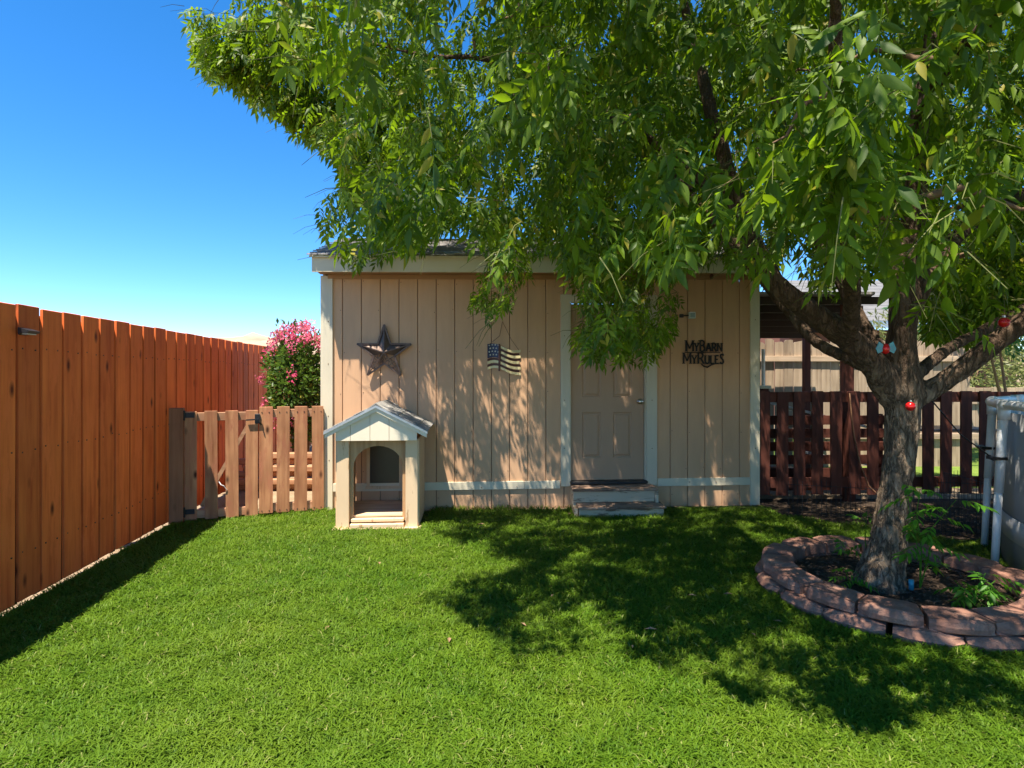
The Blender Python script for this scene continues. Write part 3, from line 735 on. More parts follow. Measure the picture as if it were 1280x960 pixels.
for a_ in (332, 354, 376, 397):
    for z in (.07, 1.10):
        for d in (-.035, .035): nn.box((gx_at(a_) - x0p + d, -.011, z), (.009, .004, .009))
tag(nn.build('nail_heads', M['black'], panel), kind='stuff')

# stacked timbers behind the gate
lb = MB().box((0, 0, 0), (1, .085, .075), ch=.012).mesh('timber')
k = 0
for (x, y, z, l, rz) in ((-2.95, 7.5, .04, 1.5, .05), (-2.9, 7.4, .125, 1.5, .02), (-2.95, 7.52, .205, 1.4, .08), (-2.8, 7.42, .29, 1.3, -.03), (-2.9, 7.5, .37, 1.35, .03), (-2.72, 7.45, .455, 1.1, .06)):
    o = link('timber', lb, M['gaterail'], None, (x, y, z), rz); o.scale.x = l
    tag(o, ['bottom timber of the stack behind the picket gate', 'second timber from the bottom in the stack behind the gate', 'third timber from the bottom in the stack behind the gate', 'third timber from the top in the stack behind the gate', 'second timber from the top in the stack behind the gate', 'topmost short timber of the stack behind the picket gate'][k], 'timber', 'timbers stacked behind the gate'); k += 1

# ------------------------------------------------------------------ right side: dark picket fence, lean-to, far fence, house
DF = Vector((2.86, 6.66, 0)); dfa = .035
df = tag(empty('dark_picket_fence', DF, dfa), 'dark red-brown picket fence running right from the shed behind the tree', 'fence')
def dx_at(px):
    k = (px - 640) / F; d = Vector((math.cos(dfa), math.sin(dfa), 0)); return (k * DF.y - DF.x) / (d.x - k * d.y)
dfl = dx_at(948); pkm = picket(.132, 1.20)
i = 0; pxs = [955, 978, 999, 1021.5, 1045, 1068, 1091, 1114, 1137, 1160, 1182.5, 1207.5, 1231, 1254, 1277, 1300, 1323, 1346]
for q in pxs:
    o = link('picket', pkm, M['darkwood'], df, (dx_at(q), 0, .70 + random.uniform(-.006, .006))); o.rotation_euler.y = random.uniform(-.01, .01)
for z in (1.235, .24):
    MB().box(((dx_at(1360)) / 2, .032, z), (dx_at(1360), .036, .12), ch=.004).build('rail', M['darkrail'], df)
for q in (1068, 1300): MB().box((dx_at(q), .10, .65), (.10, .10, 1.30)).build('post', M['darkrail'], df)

# wire cable on it
cb = MB(); cb.tube([(dx_at(1060), -.03, 1.28), (dx_at(1062), -.04, 1.0), (dx_at(1065), -.05, .75), (dx_at(1071), -.07, .45), (dx_at(1079), -.10, .22), (dx_at(1092), -.2, .06), (dx_at(1100), -.4, .02)], .008, 6)
cab = cb.build('cable', M['wire'], None, True); cab.location = DF; cab.rotation_euler.z = dfa
tag(cab, 'thin brown cable hanging from the dark picket fence down to the soil', 'cable')

lean = tag(empty('lean_to_roof', (0, 0, 0)), 'low dark open shelter roof with rafters behind the right shed corner', 'shelter')
def sl4(vs, th, name, mat, parent):
    b = MB(); b.add([Vector(v) for v in vs] + [Vector(v) + Vector((0, 0, th)) for v in vs], [(3, 2, 1, 0), (4, 5, 6, 7), (0, 1, 5, 4), (1, 2, 6, 5), (2, 3, 7, 6), (3, 0, 4, 7)]); return b.build(name, mat, parent)
rl = sl4([(2.95, 6.9, 2.46), (4.35, 6.9, 2.46), (4.75, 9.1, 2.16), (2.95, 9.1, 2.14)], .03, 'roof', M['roof'], lean)
for k in range(6):
    y = 7.0 + k * .4; z = 2.46 - (y - 6.9) * .14
    MB().box((3.72, y, z - .05), (1.5 + .06 * k, .04, .09)).build('rafter', plain('dark_rafter', (.06, .04, .03), .9) if k == 0 else bpy.data.materials['dark_rafter'], lean)
MB().box((2.98, 8.0, 1.25), (.03, 2.1, 2.4)).build('back_panel', bpy.data.materials['dark_rafter'], lean)
MB().box((4.10, 7.05, 1.21), (.11, .11, 2.42)).build('post', M['darkwood'], lean)
MB().box((4.6, 9.0, 1.05), (.09, .09, 2.1)).build('post', M['darkwood'], lean)

ff = tag(empty('grey_board_fence', (0, 9.4, 0), 0), 'sunlit grey-tan board fence with ragged tops beyond the dark pickets', 'fence')
for i in range(24):
    w = .145; h = 2.07 + random.uniform(-.03, .03); x = 3.9 + i * .152
    b = MB(); b.prism([(-w / 2 + .003, 0), (w / 2 - .003, 0), (w / 2 - .003, h - random.uniform(0, .05)), (w / 5, h - random.uniform(0, .03)), (-w / 4, h - random.uniform(0, .03)), (-w / 2 + .003, h - random.uniform(0, .05))], -.01, .01)
    b.build('fence_board', M['oldwood'], ff, loc=(x, random.uniform(-.006, .006), .0))
for z in (1.76, .5): MB().box((5.7, -.035, z), (3.8, .04, .09), ch=.004).build('rail', M['oldrail'], ff)
f2 = tag(empty('low_board_fence', (7.3, 12.0, 0), -.05), 'distant low tan board fence seen through the right-hand pickets', 'fence')
for i in range(44):
    MB().box((0, 0, .62), (.15, .02, 1.24 + random.uniform(-.02, .02)), ch=.004).build('fence_board', M['oldwood'], f2, loc=(i * .156, 0, 0))
MB().box((3.4, -.035, .95), (6.9, .04, .09)).build('rail', M['oldrail'], f2)
# white post with cap by the shed corner
wp = tag(empty('capped_post', P(954, 480, 7.3) * 1, 0), 'short dark post with a pale cap and thin white pipe beside the shed corner', 'post')
wp.location.z = 0; 
MB().box((0, 0, .66), (.10, .10, 1.32), ch=.004).build('shaft', M['darkwood'], wp)
MB().prismz([(-.07, -.07), (.07, -.07), (.07, .07), (-.07, .07)], 1.322, 1.36).build('cap', M['trim'], wp)
MB().tube([(.0, -.0, 1.36), (0, 0, 1.82)], .022, 8).build('pipe', M['white'], wp)

# grey planks leaning in the shade behind the pickets
k = 0
for (xa, za, xb, zb, y, w) in ((3.2, 1.18, 4.9, .75, 7.6, .09), (3.2, .95, 4.9, .52, 7.62, .09), (3.1, .62, 4.8, .30, 7.58, .12), (3.3, .30, 5.0, .18, 7.5, .12)):
    o = MB().bar((xa, y, za), (xb, y - .05, zb), .03, w, up=(0, 1, 0)).build('plank', M['oldrail' if k % 2 else 'white'])
    tag(o, ['topmost pale plank sloping behind the dark pickets by the shed', 'second sloping plank behind the dark pickets by the shed', 'third sloping pale plank behind the dark pickets', 'lowest plank near the ground behind the dark pickets'][k], 'plank', 'planks leaning behind the dark pickets'); k += 1
pal = tag(empty('wooden_pallet', (3.85, 7.25, 0), .03), 'dark wooden pallet standing upright in the shade behind the pickets', 'pallet')
for k_ in range(6): MB().box((0, 0, .10 + k_ * .165), (1.75, .02, .115), ch=.003).build('slat', M['darkrail'], pal)
for k_ in (-.8, 0, .8): MB().box((k_, .035, .5), (.09, .045, 1.0)).build('bearer', M['darkwood'], pal)
tb = tag(empty('garden_table', (6.1, 8.1, 0)), 'dark garden table standing beyond the pickets right of the tree', 'table')
MB().box((0, 0, .74), (1.0, .6, .04), ch=.006).build('tabletop', M['blackplastic'], tb)
for sx in (-.45, .45):
    for sy in (-.25, .25): MB().box((sx, sy, .36), (.05, .05, .72)).build('leg', M['blackplastic'], tb)

# neighbour's house
nh_ = tag(empty('neighbour_house', (0, 16.5, 0)), 'single-storey neighbour house with grey shingle roof beyond the back fence', 'house')
MB().box((11.2, 2, 1.4), (6.5, 4, 2.8)).build('wall', M['housewall'], nh_)
MB().box((11.2, -.52, 2.92), (7.6, .05, .2)).build('fascia', M['metal'], nh_)
rf = MB(); 
for k in range(12):
    ya, yb = -.55 + k * .28, -.55 + (k + 1) * .28 + .02; za, zb = 3.0 + (ya + .55) * .5, 3.0 + (yb + .55) * .5
    rf.add([(7.4 + k * .14, ya, za + .014), (15 - k * .14, ya, za + .014), (15 - k * .14, yb, zb), (7.4 + k * .14, yb, zb), (7.4 + k * .14, ya, za), (15 - k * .14, ya, za)], [(0, 1, 2, 3), (4, 5, 1, 0)])
rf.build('roof', plain('far_roof', (.17, .168, .165), .95, n=.5, scale=4), nh_)
wn = MB().box((9.6, -.03, 1.6), (1.1, .06, 1.1)).build('window', M['white'], nh_); MB().box((9.6, -.065, 1.6), (.95, .02, .95)).build('pane', M['flap'], wn)

# ------------------------------------------------------------------ black wire border fencing
wf = MB()
def wirerun(p, q, h, n, rails=(.1, .9)):
    p, q = Vector(p), Vector(q)
    for i in range(n + 1):
        a_ = p.lerp(q, i / n); wf.tube([a_, a_ + Vector((0, 0, h + .03 * math.sin(i)))], .0025, 4, cap=False)
    for r_ in rails: wf.tube([p + Vector((0, 0, h * r_)), q + Vector((0, 0, h * r_))], .003, 4, cap=False)
for (p_, q_, n_) in (((2.95, 6.15, 0), (3.55, 5.95, 0), 14), ((3.55, 5.95, 0), (4.15, 5.72, 0), 14), ((4.15, 5.72, 0), (4.75, 5.62, 0), 14)):
    wirerun(p_, q_, .36, n_)
for (p_, q_, n_) in (((3.95, 5.35, 0), (4.35, 5.25, 0), 12), ((4.35, 5.25, 0), (4.42, 5.9, 0), 12)):
    wirerun(p_, q_, .52, n_, (.08, .5, .95))
tag(wf.build('wire_edging', M['black']), 'low black wire garden edging standing in the shaded soil behind the tree', 'garden edging')
# leaf litter
lv = []; 
b = MB()
for i in range(260):
    x = random.uniform(2.9, 5.0); y = random.uniform(5.0, 6.5)
    if y < 6.5 - (x - 2.9) * 1.0:
        if i % 3: continue
        x, y = random.uniform(-1.5, 3.5), random.uniform(2.4, 6.1)
        if (x - 2.62) ** 2 + (y - 3.92) ** 2 < .85: continue
    a_ = random.uniform(0, 6.28); q = random.uniform(.015, .04); c_, s__ = math.cos(a_) * q, math.sin(a_) * q; z = (.014 if y > 6.5 - (x - 2.9) else .034) + random.uniform(0, .01)
    b.add([(x - c_, y - s__, z), (x + s__ * .35, y - c_ * .35, z + .008), (x + c_, y + s__, z), (x - s__ * .35, y + c_ * .35, z + .006)], [(0, 1, 2, 3)])
tag(b.build('leaf_litter', plain('dead_leaf', (.28, .17, .09), .8)), kind='stuff')

# ------------------------------------------------------------------ planter ring of blocks
RC = Vector((2.62, 3.92, 0)); RR = .86
ring = tag(empty('block_ring', RC), 'two-course ring of dusty red concrete edging blocks around the tree', 'planter')
def blockmesh(Ro, Ri, dang, h, bulge):
    b = MB(); n = 5; vs = []
    prof = [(Ro - .012, 0), (Ro + bulge * .6, .012), (Ro + bulge, h * .5), (Ro + bulge * .4, h - .012), (Ro - .014, h), (Ri + .008, h), (Ri, h - .01), (Ri, 0)]
    m_ = len(prof)
    for i in range(n + 1):
        t = -1 + 2 * i / n; a_ = t * dang / 2
        ins = .022 * (abs(t) > .99) + .020 * t ** 4
        for j, (r_, z) in enumerate(prof):
            jit = noise.noise(Vector((r_ * 9 + dang, t * 3 + random.random() * .1, z * 30))) * .005
            rr = r_ + jit - (ins if j in (1, 2, 3) else ins * .3) - (.004 + .0 if j < 5 else 0)
            vs.append((rr * math.cos(a_), rr * math.sin(a_), z - ins * .3 * (j in (3, 4, 5, 6)) + (jit * .6 if z > h * .5 else 0)))
    fs = [(i * m_ + j, (i + 1) * m_ + j, (i + 1) * m_ + (j + 1) % m_, i * m_ + (j + 1) % m_) for i in range(n) for j in range(m_)]
    fs += [tuple(range(m_)), tuple(n * m_ + j for j in range(m_ - 1, -1, -1))]
    b.add(vs, fs); me = b.mesh('block'); return me
NB = 15
for course in (0, 1):
    z = course * .083; Rr = RR - .012 * course + (.0 if course else .012)
    mm = [blockmesh(Rr, Rr - .215 + .01 * course, 2 * math.pi / NB - .030, .081, .014 + .016 * (course == 0)) for _ in range(5)]
    for k in range(NB):
        a_ = (k + .5 * course + .25) * 2 * math.pi / NB
        o = link('block', mm[k % 5], M['block'], ring, (random.uniform(-.008, .008), random.uniform(-.008, .008), z + random.uniform(0, .004)), a_ + random.uniform(-.008, .008))
# soil in the ring
sm_ = MB(); n = 40; rs = [0, .15, .3, .45, .6, RR - .20]
vs = [(0, 0, .09)]; fs = []
for r_ in rs[1:]:
    for k in range(n):
        a_ = 2 * math.pi * k / n; vs.append((r_ * math.cos(a_), r_ * math.sin(a_), .085 - .03 * (r_ / RR) + .02 * noise.noise(Vector((r_ * 6, a_ * 3, 0)))))
fs += [(0, 1 + k, 1 + (k + 1) % n) for k in range(n)]
for i in range(len(rs) - 2):
    for k in range(n): fs.append((1 + i * n + k, 1 + (i + 1) * n + k, 1 + (i + 1) * n + (k + 1) % n, 1 + i * n + (k + 1) % n))
sm_.add(vs, fs); so2 = sm_.build('planter_soil', M['mulch'], None, True); so2.location = RC; tag(so2, kind='structure')
mb_ = MB()
for i in range(700):
    a_ = random.uniform(0, 6.28); r_ = math.sqrt(random.random()) * (RR - .23); x, y = r_ * math.cos(a_), r_ * math.sin(a_)
    t = random.uniform(0, 6.28); q = random.uniform(.01, .035); c_, s__ = math.cos(t) * q, math.sin(t) * q; z = .085 - .03 * r_ / RR + random.uniform(.008, .028)
    mb_.add([(x - c_, y - s__, z), (x + s__ * .3, y - c_ * .3, z + .006), (x + c_, y + s__, z + random.uniform(-.01, .01)), (x - s__ * .3, y + c_ * .3, z + .008)], [(0, 1, 2, 3)])
mo = mb_.build('wood_chips', plain('wood_chip', (.11, .07, .045), .9, n=.6)); mo.location = RC; tag(mo, kind='stuff')
gl = MB().tube([(0, 0, .05), (0, 0, .115)], .016, 10).build('garden_light', M['blueglass'], None, True); gl.location = P(1139, 745, 3.72) * 1; gl.location.z = .05
tag(gl, 'small blue-green glass garden stake in the soil at the foot of the tree', 'garden light')

# ------------------------------------------------------------------ pool
PC = Vector((5.75, 3.36, 0)); PR = 2.27
pool = tag(empty('above_ground_pool', PC), 'grey above-ground pool with white tube frame at the right edge', 'pool')
def cyl(name, r0, z0, z1, mat, par, n=96, th=.01):
    b = MB(); vs = []
    for (r_, z) in ((r0, z0), (r0, z1), (r0 - th, z1), (r0 - th, z0)):
        vs += [(r_ * math.cos(2 * math.pi * k / n), r_ * math.sin(2 * math.pi * k / n), z) for k in range(n)]
    b.add(vs, [(i * n + k, i * n + (k + 1) % n, ((i + 1) % 4) * n + (k + 1) % n, ((i + 1) % 4) * n + k) for i in range(4) for k in range(n)])
    return b.build(name, mat, par, True)
cyl('liner', PR - .06, 0, 1.20, M['liner'], pool)
cyl('band', PR - .045, .25, .42, M['linerband'], pool, th=.006)
bW = MB(); n = 64; bW.add([((PR - .08) * math.cos(2 * math.pi * k / n), (PR - .08) * math.sin(2 * math.pi * k / n), 1.05) for k in range(n)], [tuple(range(n))]); bW.build('water', M['water'], pool)
b = MB(); n = 96
rng_pts = [((PR + .0) * math.cos(2 * math.pi * k / n), PR * math.sin(2 * math.pi * k / n), 1.265) for k in range(n + 1)]
b.tube(rng_pts, .034, 10, cap=False).build('top_rail', M['white'], pool, True)
a1 = math.atan2(4.35 - PC.y, 3.67 - PC.x); da = 2 * math.asin(.375 / PR)
npst = int(round(2 * math.pi / da))
for k in range(npst):
    a_ = a1 - k * 2 * math.pi / npst
    c_ = Vector((math.cos(a_), math.sin(a_), 0))
    pb = MB(); pb.tube([c_ * (PR + .055), c_ * (PR + .03) + Vector((0, 0, .62))], .026, 10).tube([c_ * (PR + .03) + Vector((0, 0, .60)), c_ * PR + Vector((0, 0, 1.22))], .031, 10)
    ps = pb.build('leg', M['white'], pool, True)
    jb2 = MB(); tt = Vector((-c_.y, c_.x, 0)); jb2.tube([c_ * PR + tt * .09 + Vector((0, 0, 1.265)), c_ * PR - tt * .09 + Vector((0, 0, 1.265))], .042, 10).tube([c_ * PR + Vector((0, 0, 1.15)), c_ * PR + Vector((0, 0, 1.26))], .040, 10)
    jb2.build('joint', M['white'], ps, True)
    if k < 3 or k == npst - 1:
        sb2 = MB(); z = .86; sb2.tube([c_ * (PR + .075) + tt * .06 + Vector((0, 0, z)), c_ * (PR + .085) + Vector((0, 0, z + .005)), c_ * (PR + .075) - tt * .06 + Vector((0, 0, z))], .017, 8)
        sb2.box(c_ * (PR + .04) + Vector((0, 0, z)), (.09, .09, .022)); sb2.build('strap', M['black'], ps)
# cord from a limb to the pool strap
p1 = PC + Vector((math.cos(a1), math.sin(a1), 0)) * (PR + .08) + Vector((0, 0, .87)); p0 = P(1160, 495, 3.95)
cr = MB().tube([p0, p0.lerp(p1, .5) + Vector((0, 0, -.05)), p1], .005, 6).build('tie_rope', M['black'])
tag(cr, 'thin dark cord running from the tree trunk to the pool leg strap', 'cord')

# ------------------------------------------------------------------ the tree
tree = tag(empty('shade_tree', (2.52, 3.87, 0)), 'big shade tree with gnarled trunk and spreading leafy crown in the block ring', 'tree')
T0 = Vector(tree.location)
limbs = []
def limb(pts, r): limbs.append(([Vector(p) for p in pts], r))
def PP(l): return [P(*q) for q in l]
limb([(2.50, 3.87, -.02), (2.49, 3.87, .10)] + PP([(1110, 690, 3.88), (1117, 640, 3.89), (1124, 580, 3.9), (1128, 530, 3.9), (1128, 490, 3.9), (1125, 462, 3.9)]), [.195, .16, .12, .098, .098, .105, .12, .12])
limb(PP([(1120, 500, 3.9), (1095, 462, 3.86), (1060, 421, 3.80), (1008, 386, 3.76), (966, 352, 3.75), (935, 290, 3.8), (915, 230, 3.85), (895, 160, 3.9), (875, 90, 4.0), (850, -20, 4.1)]), [.10, .098, .085, .075, .068, .066, .058, .05, .042, .03])
limb(PP([(1108, 482, 3.95), (1085, 462, 4.05), (1060, 447, 4.2), (1024, 430, 4.35), (988, 394, 4.55), (955, 352, 4.7), (905, 290, 4.9), (860, 240, 5.1), (800, 165, 5.3), (720, 110, 5.5), (610, 75, 5.6), (540, 70, 5.65), (470, 55, 5.7), (425, 35, 5.75)]), [.06, .052, .046, .045, .044, .044, .046, .042, .042, .036, .03, .024, .018, .012])
limb(PP([(1118, 490, 3.95), (1096, 440, 4.1), (1075, 400, 4.2), (1048, 350, 4.3), (1020, 290, 4.4), (990, 200, 4.6), (960, 80, 4.8), (940, -60, 5.0)]), [.08, .066, .056, .05, .046, .04, .034, .026])
limb(PP([(1128, 490, 3.9), (1127, 430, 3.9), (1128, 370, 3.92), (1136, 310, 3.95), (1146, 240, 3.9), (1150, 150, 3.8), (1170, 20, 3.7), (1200, -150, 3.6)]), [.105, .092, .085, .078, .07, .06, .05, .032])
limb(PP([(1135, 500, 3.9), (1162, 488, 3.88), (1205, 459, 3.8), (1250, 424, 3.72), (1285, 398, 3.65), (1340, 372, 3.6), (1450, 300, 3.5)]), [.09, .07, .068, .066, .064, .055, .036])
limb(PP([(1138, 474, 3.95), (1160, 456, 4.05), (1194, 430, 4.2), (1245, 404, 4.4), (1290, 380, 4.5), (1350, 340, 4.8)]), [.06, .045, .042, .042, .04, .03])
limb(PP([(1135, 390, 3.92), (1165, 335, 4.0), (1210, 285, 4.2), (1275, 245, 4.4), (1350, 190, 4.7)]), [.08, .062, .054, .046, .03])
limb(PP([(1060, 428, 3.81), (1065, 380, 3.5), (1060, 300, 3.1), (1050, 180, 2.8), (1040, 40, 2.5), (1060, -200, 2.2)]), [.06, .05, .044, .038, .03, .02])
limb(PP([(935, 290, 3.8), (890, 235, 3.9), (830, 185, 4.1), (770, 150, 4.2), (690, 90, 4.3), (640, -20, 4.3)]), [.05, .045, .038, .032, .024, .016])
limb(PP([(1150, 150, 3.8), (1180, 90, 3.2), (1240, 20, 2.6), (1300, -60, 2.2)]), [.05, .04, .03, .018])
tm = MB()
for pts, r_ in limbs:
    # refine with a spline-like subdivision and gentle wobble
    P2, R2 = [], []
    for i in range(len(pts) - 1):
        for t in (0, .34, .67):
            a0 = pts[max(i - 1, 0)]; a1_, a2 = pts[i], pts[i + 1]; a3 = pts[min(i + 2, len(pts) - 1)]
            q = .5 * ((2 * a1_) + (a2 - a0) * t + (2 * a0 - 5 * a1_ + 4 * a2 - a3) * t * t + (3 * a1_ - a0 - 3 * a2 + a3) * t ** 3)
            P2.append(q + Vector((noise.noise(q * 3), noise.noise(q * 3 + Vector((9, 0, 0))), 0)) * .02 * (i > 0)); R2.append((r_[i] * (1 - t) + r_[i + 1] * t) * (1 + .10 * noise.noise(q * 6)))
    P2.append(pts[-1]); R2.append(r_[-1])
    tm.tube([p - T0 for p in P2], R2, 12)
me0 = tm.mesh('trunk'); tmp = bpy.data.objects.new('trunk_source', me0); COL.objects.link(tmp)
md = tmp.modifiers.new('r', 'REMESH'); md.mode = 'VOXEL'; md.voxel_size = .0135; md.use_smooth_shade = True
ms = tmp.modifiers.new('s', 'SMOOTH'); ms.factor = .5; ms.iterations = 5
dg_ = bpy.context.evaluated_depsgraph_get(); me1 = bpy.data.meshes.new_from_object(tmp.evaluated_get(dg_)); me1.name = 'trunk'
bpy.data.objects.remove(tmp); me1.calc_loop_triangles()
co = np.empty(len(me1.vertices) * 3, np.float32); me1.vertices.foreach_get('co', co); co = co.reshape(-1, 3)
nr = np.empty(len(me1.vertices) * 3, np.float32); me1.vertices.foreach_get('normal', nr); nr = nr.reshape(-1, 3)
dv = np.empty(len(co), np.float32)
for i, c_ in enumerate(co.tolist()):
    v = Vector((c_[0] * 16, c_[1] * 16, c_[2] * 4.5)); f1 = noise.noise(v + Vector((0, 0, 5)))
    f2_ = noise.noise(Vector((c_[0] * 45, c_[1] * 45, c_[2] * 18)))
    low = max(0.0, 1 - max(c_[2] - .1, 0) / 1.6)
    dv[i] = (-abs(f1) * .034 + f2_ * .010) * (.35 + .65 * low) + noise.noise(Vector(c_) * 5) * .014 * low
    if c_[2] < .35:                                  # root flare
        an = math.atan2(c_[1], c_[0]); dv[i] += (.35 - c_[2]) * .06 * max(0, math.sin(an * 5 + 1) * .6 + .3)
me1.vertices.foreach_set('co', (co + nr * dv[:, None]).ravel()); me1.update()
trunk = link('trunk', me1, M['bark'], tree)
me1.polygons.foreach_set('use_smooth', [True] * len(me1.polygons))
print('trunk verts', len(co))

# --- crown shape: where leaves may be (outline from the front and shade limits on lawn and wall)
def inpoly(x, y, poly):
    r_ = np.zeros(x.shape, bool); n_ = len(poly)
    for i in range(n_):
        xa, ya = poly[i]; xb, yb = poly[(i + 1) % n_]
        if ya == yb: continue
        c = ((ya > y) != (yb > y)) & (x < (xb - xa) * (y - ya) / (yb - ya) + xa)
        r_ ^= c
    return r_
SIL = [(-3000, -3000), (-3000, -20), (212, -20), (228, 15), (232, 52), (255, 95), (300, 115), (328, 138), (352, 150), (380, 178), (405, 188), (428, 208), (424, 222), (398, 248), (390, 280), (412, 300), (424, 326), (444, 338), (460, 306), (478, 346), (492, 302), (505, 316), (518, 356), (530, 310), (545, 290), (575, 286), (592, 292), (594, 350), (580, 388), (612, 408), (640, 392), (656, 365), (668, 322), (690, 318), (702, 332), (716, 345), (712, 438), (735, 452), (772, 462), (800, 448), (815, 475), (834, 445), (850, 395), (856, 335), (900, 326), (935, 338), (962, 352), (985, 325), (1010, 350), (1040, 372), (1065, 372), (1092, 335), (1112, 345), (1150, 400), (1168, 428), (1230, 432), (1290, 405), (4000, 380), (4000, -3000)]
SHG = [(522, 748), (545, 738), (590, 722), (650, 708), (600, 690), (545, 672), (530, 655), (520, 630), (520, 560), (4000, 560), (4000, 1100), (1500, 1000), (1280, 905), (1150, 893), (1105, 932), (1050, 905), (1000, 895), (950, 880), (895, 882), (865, 850), (800, 835), (760, 808), (700, 818), (652, 838), (622, 822), (600, 788), (560, 768)]
SD = np.array([.22, .325, -1.0])
def allowed(p, soft=0.0):
    x, y, z = p[:, 0], p[:, 1], p[:, 2]
    px = 640 + F * x / np.maximum(y, .05); py = HY - F * (z - EYE) / np.maximum(y, .05)
    ok = inpoly(px, py, SIL)
    # landing point of its shadow
    g = p + SD * z[:, None]
    def yl(q): return -(q[:, 0] - AX) * sa + (q[:, 1] - AY) * ca
    def sl_(q): return (q[:, 0] - AX) * ca + (q[:, 1] - AY) * sa
    gy_ = np.maximum(g[:, 1], .3); gpx = 640 + F * g[:, 0] / gy_; gpy = HY + F * EYE / gy_
    okg = inpoly(gpx, gpy, SHG) & (g[:, 1] > .6)
    y0_ = yl(p); y1_ = yl(g); t = np.where(y1_ > y0_, -y0_ / np.maximum(y1_ - y0_, 1e-6), 2)
    h = p + (g - p) * np.clip(t, 0, 1)[:, None]; hs_ = sl_(h)
    onwall = (y0_ < 0) & (y1_ > 0) & (hs_ > 0) & (hs_ < L) 
    hpx = 640 + F * h[:, 0] / h[:, 1]; hpy = HY - F * (h[:, 2] - EYE) / h[:, 1]
    okw = (hpy < 436) | ((hpx > 505) | ((hpx > 463) & (hpy > 485)) | ((hpx > 485) & (hpy > 465)))
    left = (y0_ < 0) & (y1_ > 0) & (hs_ <= 0)
    behind = y0_ >= 0
    return ok & np.where(onwall, okw, np.where(behind | left, True, okg)), px, py
def crown_pts(n_):
    q = rng.uniform([-3.6, 1.15, 1.75], [7.0, 8.3, 6.4], (n_, 3))
    e = (np.abs(q[:, 0] - 1.9) / 5.25) ** 2.6 + (np.abs(q[:, 1] - 4.6) / 3.6) ** 2.6 + (np.maximum(q[:, 2] - 3.2, 0) / 3.1) ** 2.4
    q = q[e < 1]
    cl = np.array([noise.noise(Vector(v) * 1.7 + Vector((3, 7, 1))) for v in q.tolist()])
    q = q[cl > -.06 - .2 * rng.random(len(q))]
    # stay clear of the shed roof
    ylq = -(q[:, 0] - AX) * sa + (q[:, 1] - AY) * ca
    q = q[~((ylq > -.35) & (q[:, 2] < 3.35))]
    a_, px, py = allowed(q); return q[a_]
EXTRA = []                                           # drooping sprays that hang in front of the shed
def spray(px, py, Y, n_, sx, sy, sy_d=.2):
    for _ in range(n_): EXTRA.append(P(px + random.gauss(0, sx), py + random.gauss(0, sy), Y + random.uniform(-sy_d, sy_d)))
spray(628, 338, 5.35, 17, 20, 22); spray(620, 372, 5.35, 7, 11, 10)
spray(775, 365, 4.6, 26, 30, 26); spray(745, 410, 4.6, 7, 10, 14); spray(795, 418, 4.6, 8, 13, 12); spray(828, 390, 4.5, 7, 12, 18)
spray(470, 285, 5.75, 26, 36, 18, .15); spray(420, 268, 5.75, 14, 14, 12, .12); spray(470, 318, 5.75, 9, 26, 12, .1); spray(560, 270, 5.7, 30, 30, 20)
spray(300, 80, 5.85, 56, 32, 26, .2); spray(255, 52, 5.95, 22, 14, 14, .15); spray(385, 130, 5.85, 60, 32, 28, .2); spray(440, 190, 5.8, 50, 30, 28, .2); spray(520, 180, 5.7, 60, 40, 50, .3)
spray(340, 30, 5.85, 50, 45, 22, .2); spray(450, 70, 5.8, 60, 50, 40, .25)
spray(890, 290, 4.2, 40, 40, 22); spray(980, 290, 3.2, 34, 34, 26, .4); spray(1060, 320, 2.6, 22, 26, 22, .3); spray(1160, 250, 1.9, 12, 45, 22, .3); spray(1090, 230, 2.0, 14, 45, 30, .3); spray(1220, 200, 1.7, 16, 50, 40, .3); spray(1010, 180, 2.1, 14, 40, 40, .3); spray(1200, 90, 1.5, 14, 60, 40, .25); spray(1090, 80, 1.7, 10, 50, 40, .25)
spray(1190, 350, 5.4, 60, 40, 30, .5); spray(1250, 330, 5.2, 60, 40, 40, .5)
def shade_fill(x0_, x1_, ya_, yb_, n_):               # boughs whose shade falls on that stretch of the wall
    for _ in range(n_):
        px, py = random.uniform(x0_, x1_), random.uniform(ya_, yb_); Y = 6.42 / (1 - .0001 * (px - 640)); w_ = P(px, py, Y)
        EXTRA.append(w_ + Vector((-.22, -.325, 1.0)) * random.uniform(1.6, 4.2))
shade_fill(830, 940, 445, 620, 260); shade_fill(700, 830, 460, 620, 120)
TW = crown_pts(64000)
print('avail', len(TW)); TW = TW[:4300]
ex = np.array([tuple(v) for v in EXTRA]); ok_, _, _ = allowed(ex); ex = ex[ok_]
TW = np.vstack([TW, ex]); print('twigs', len(TW), 'extra', len(ex))

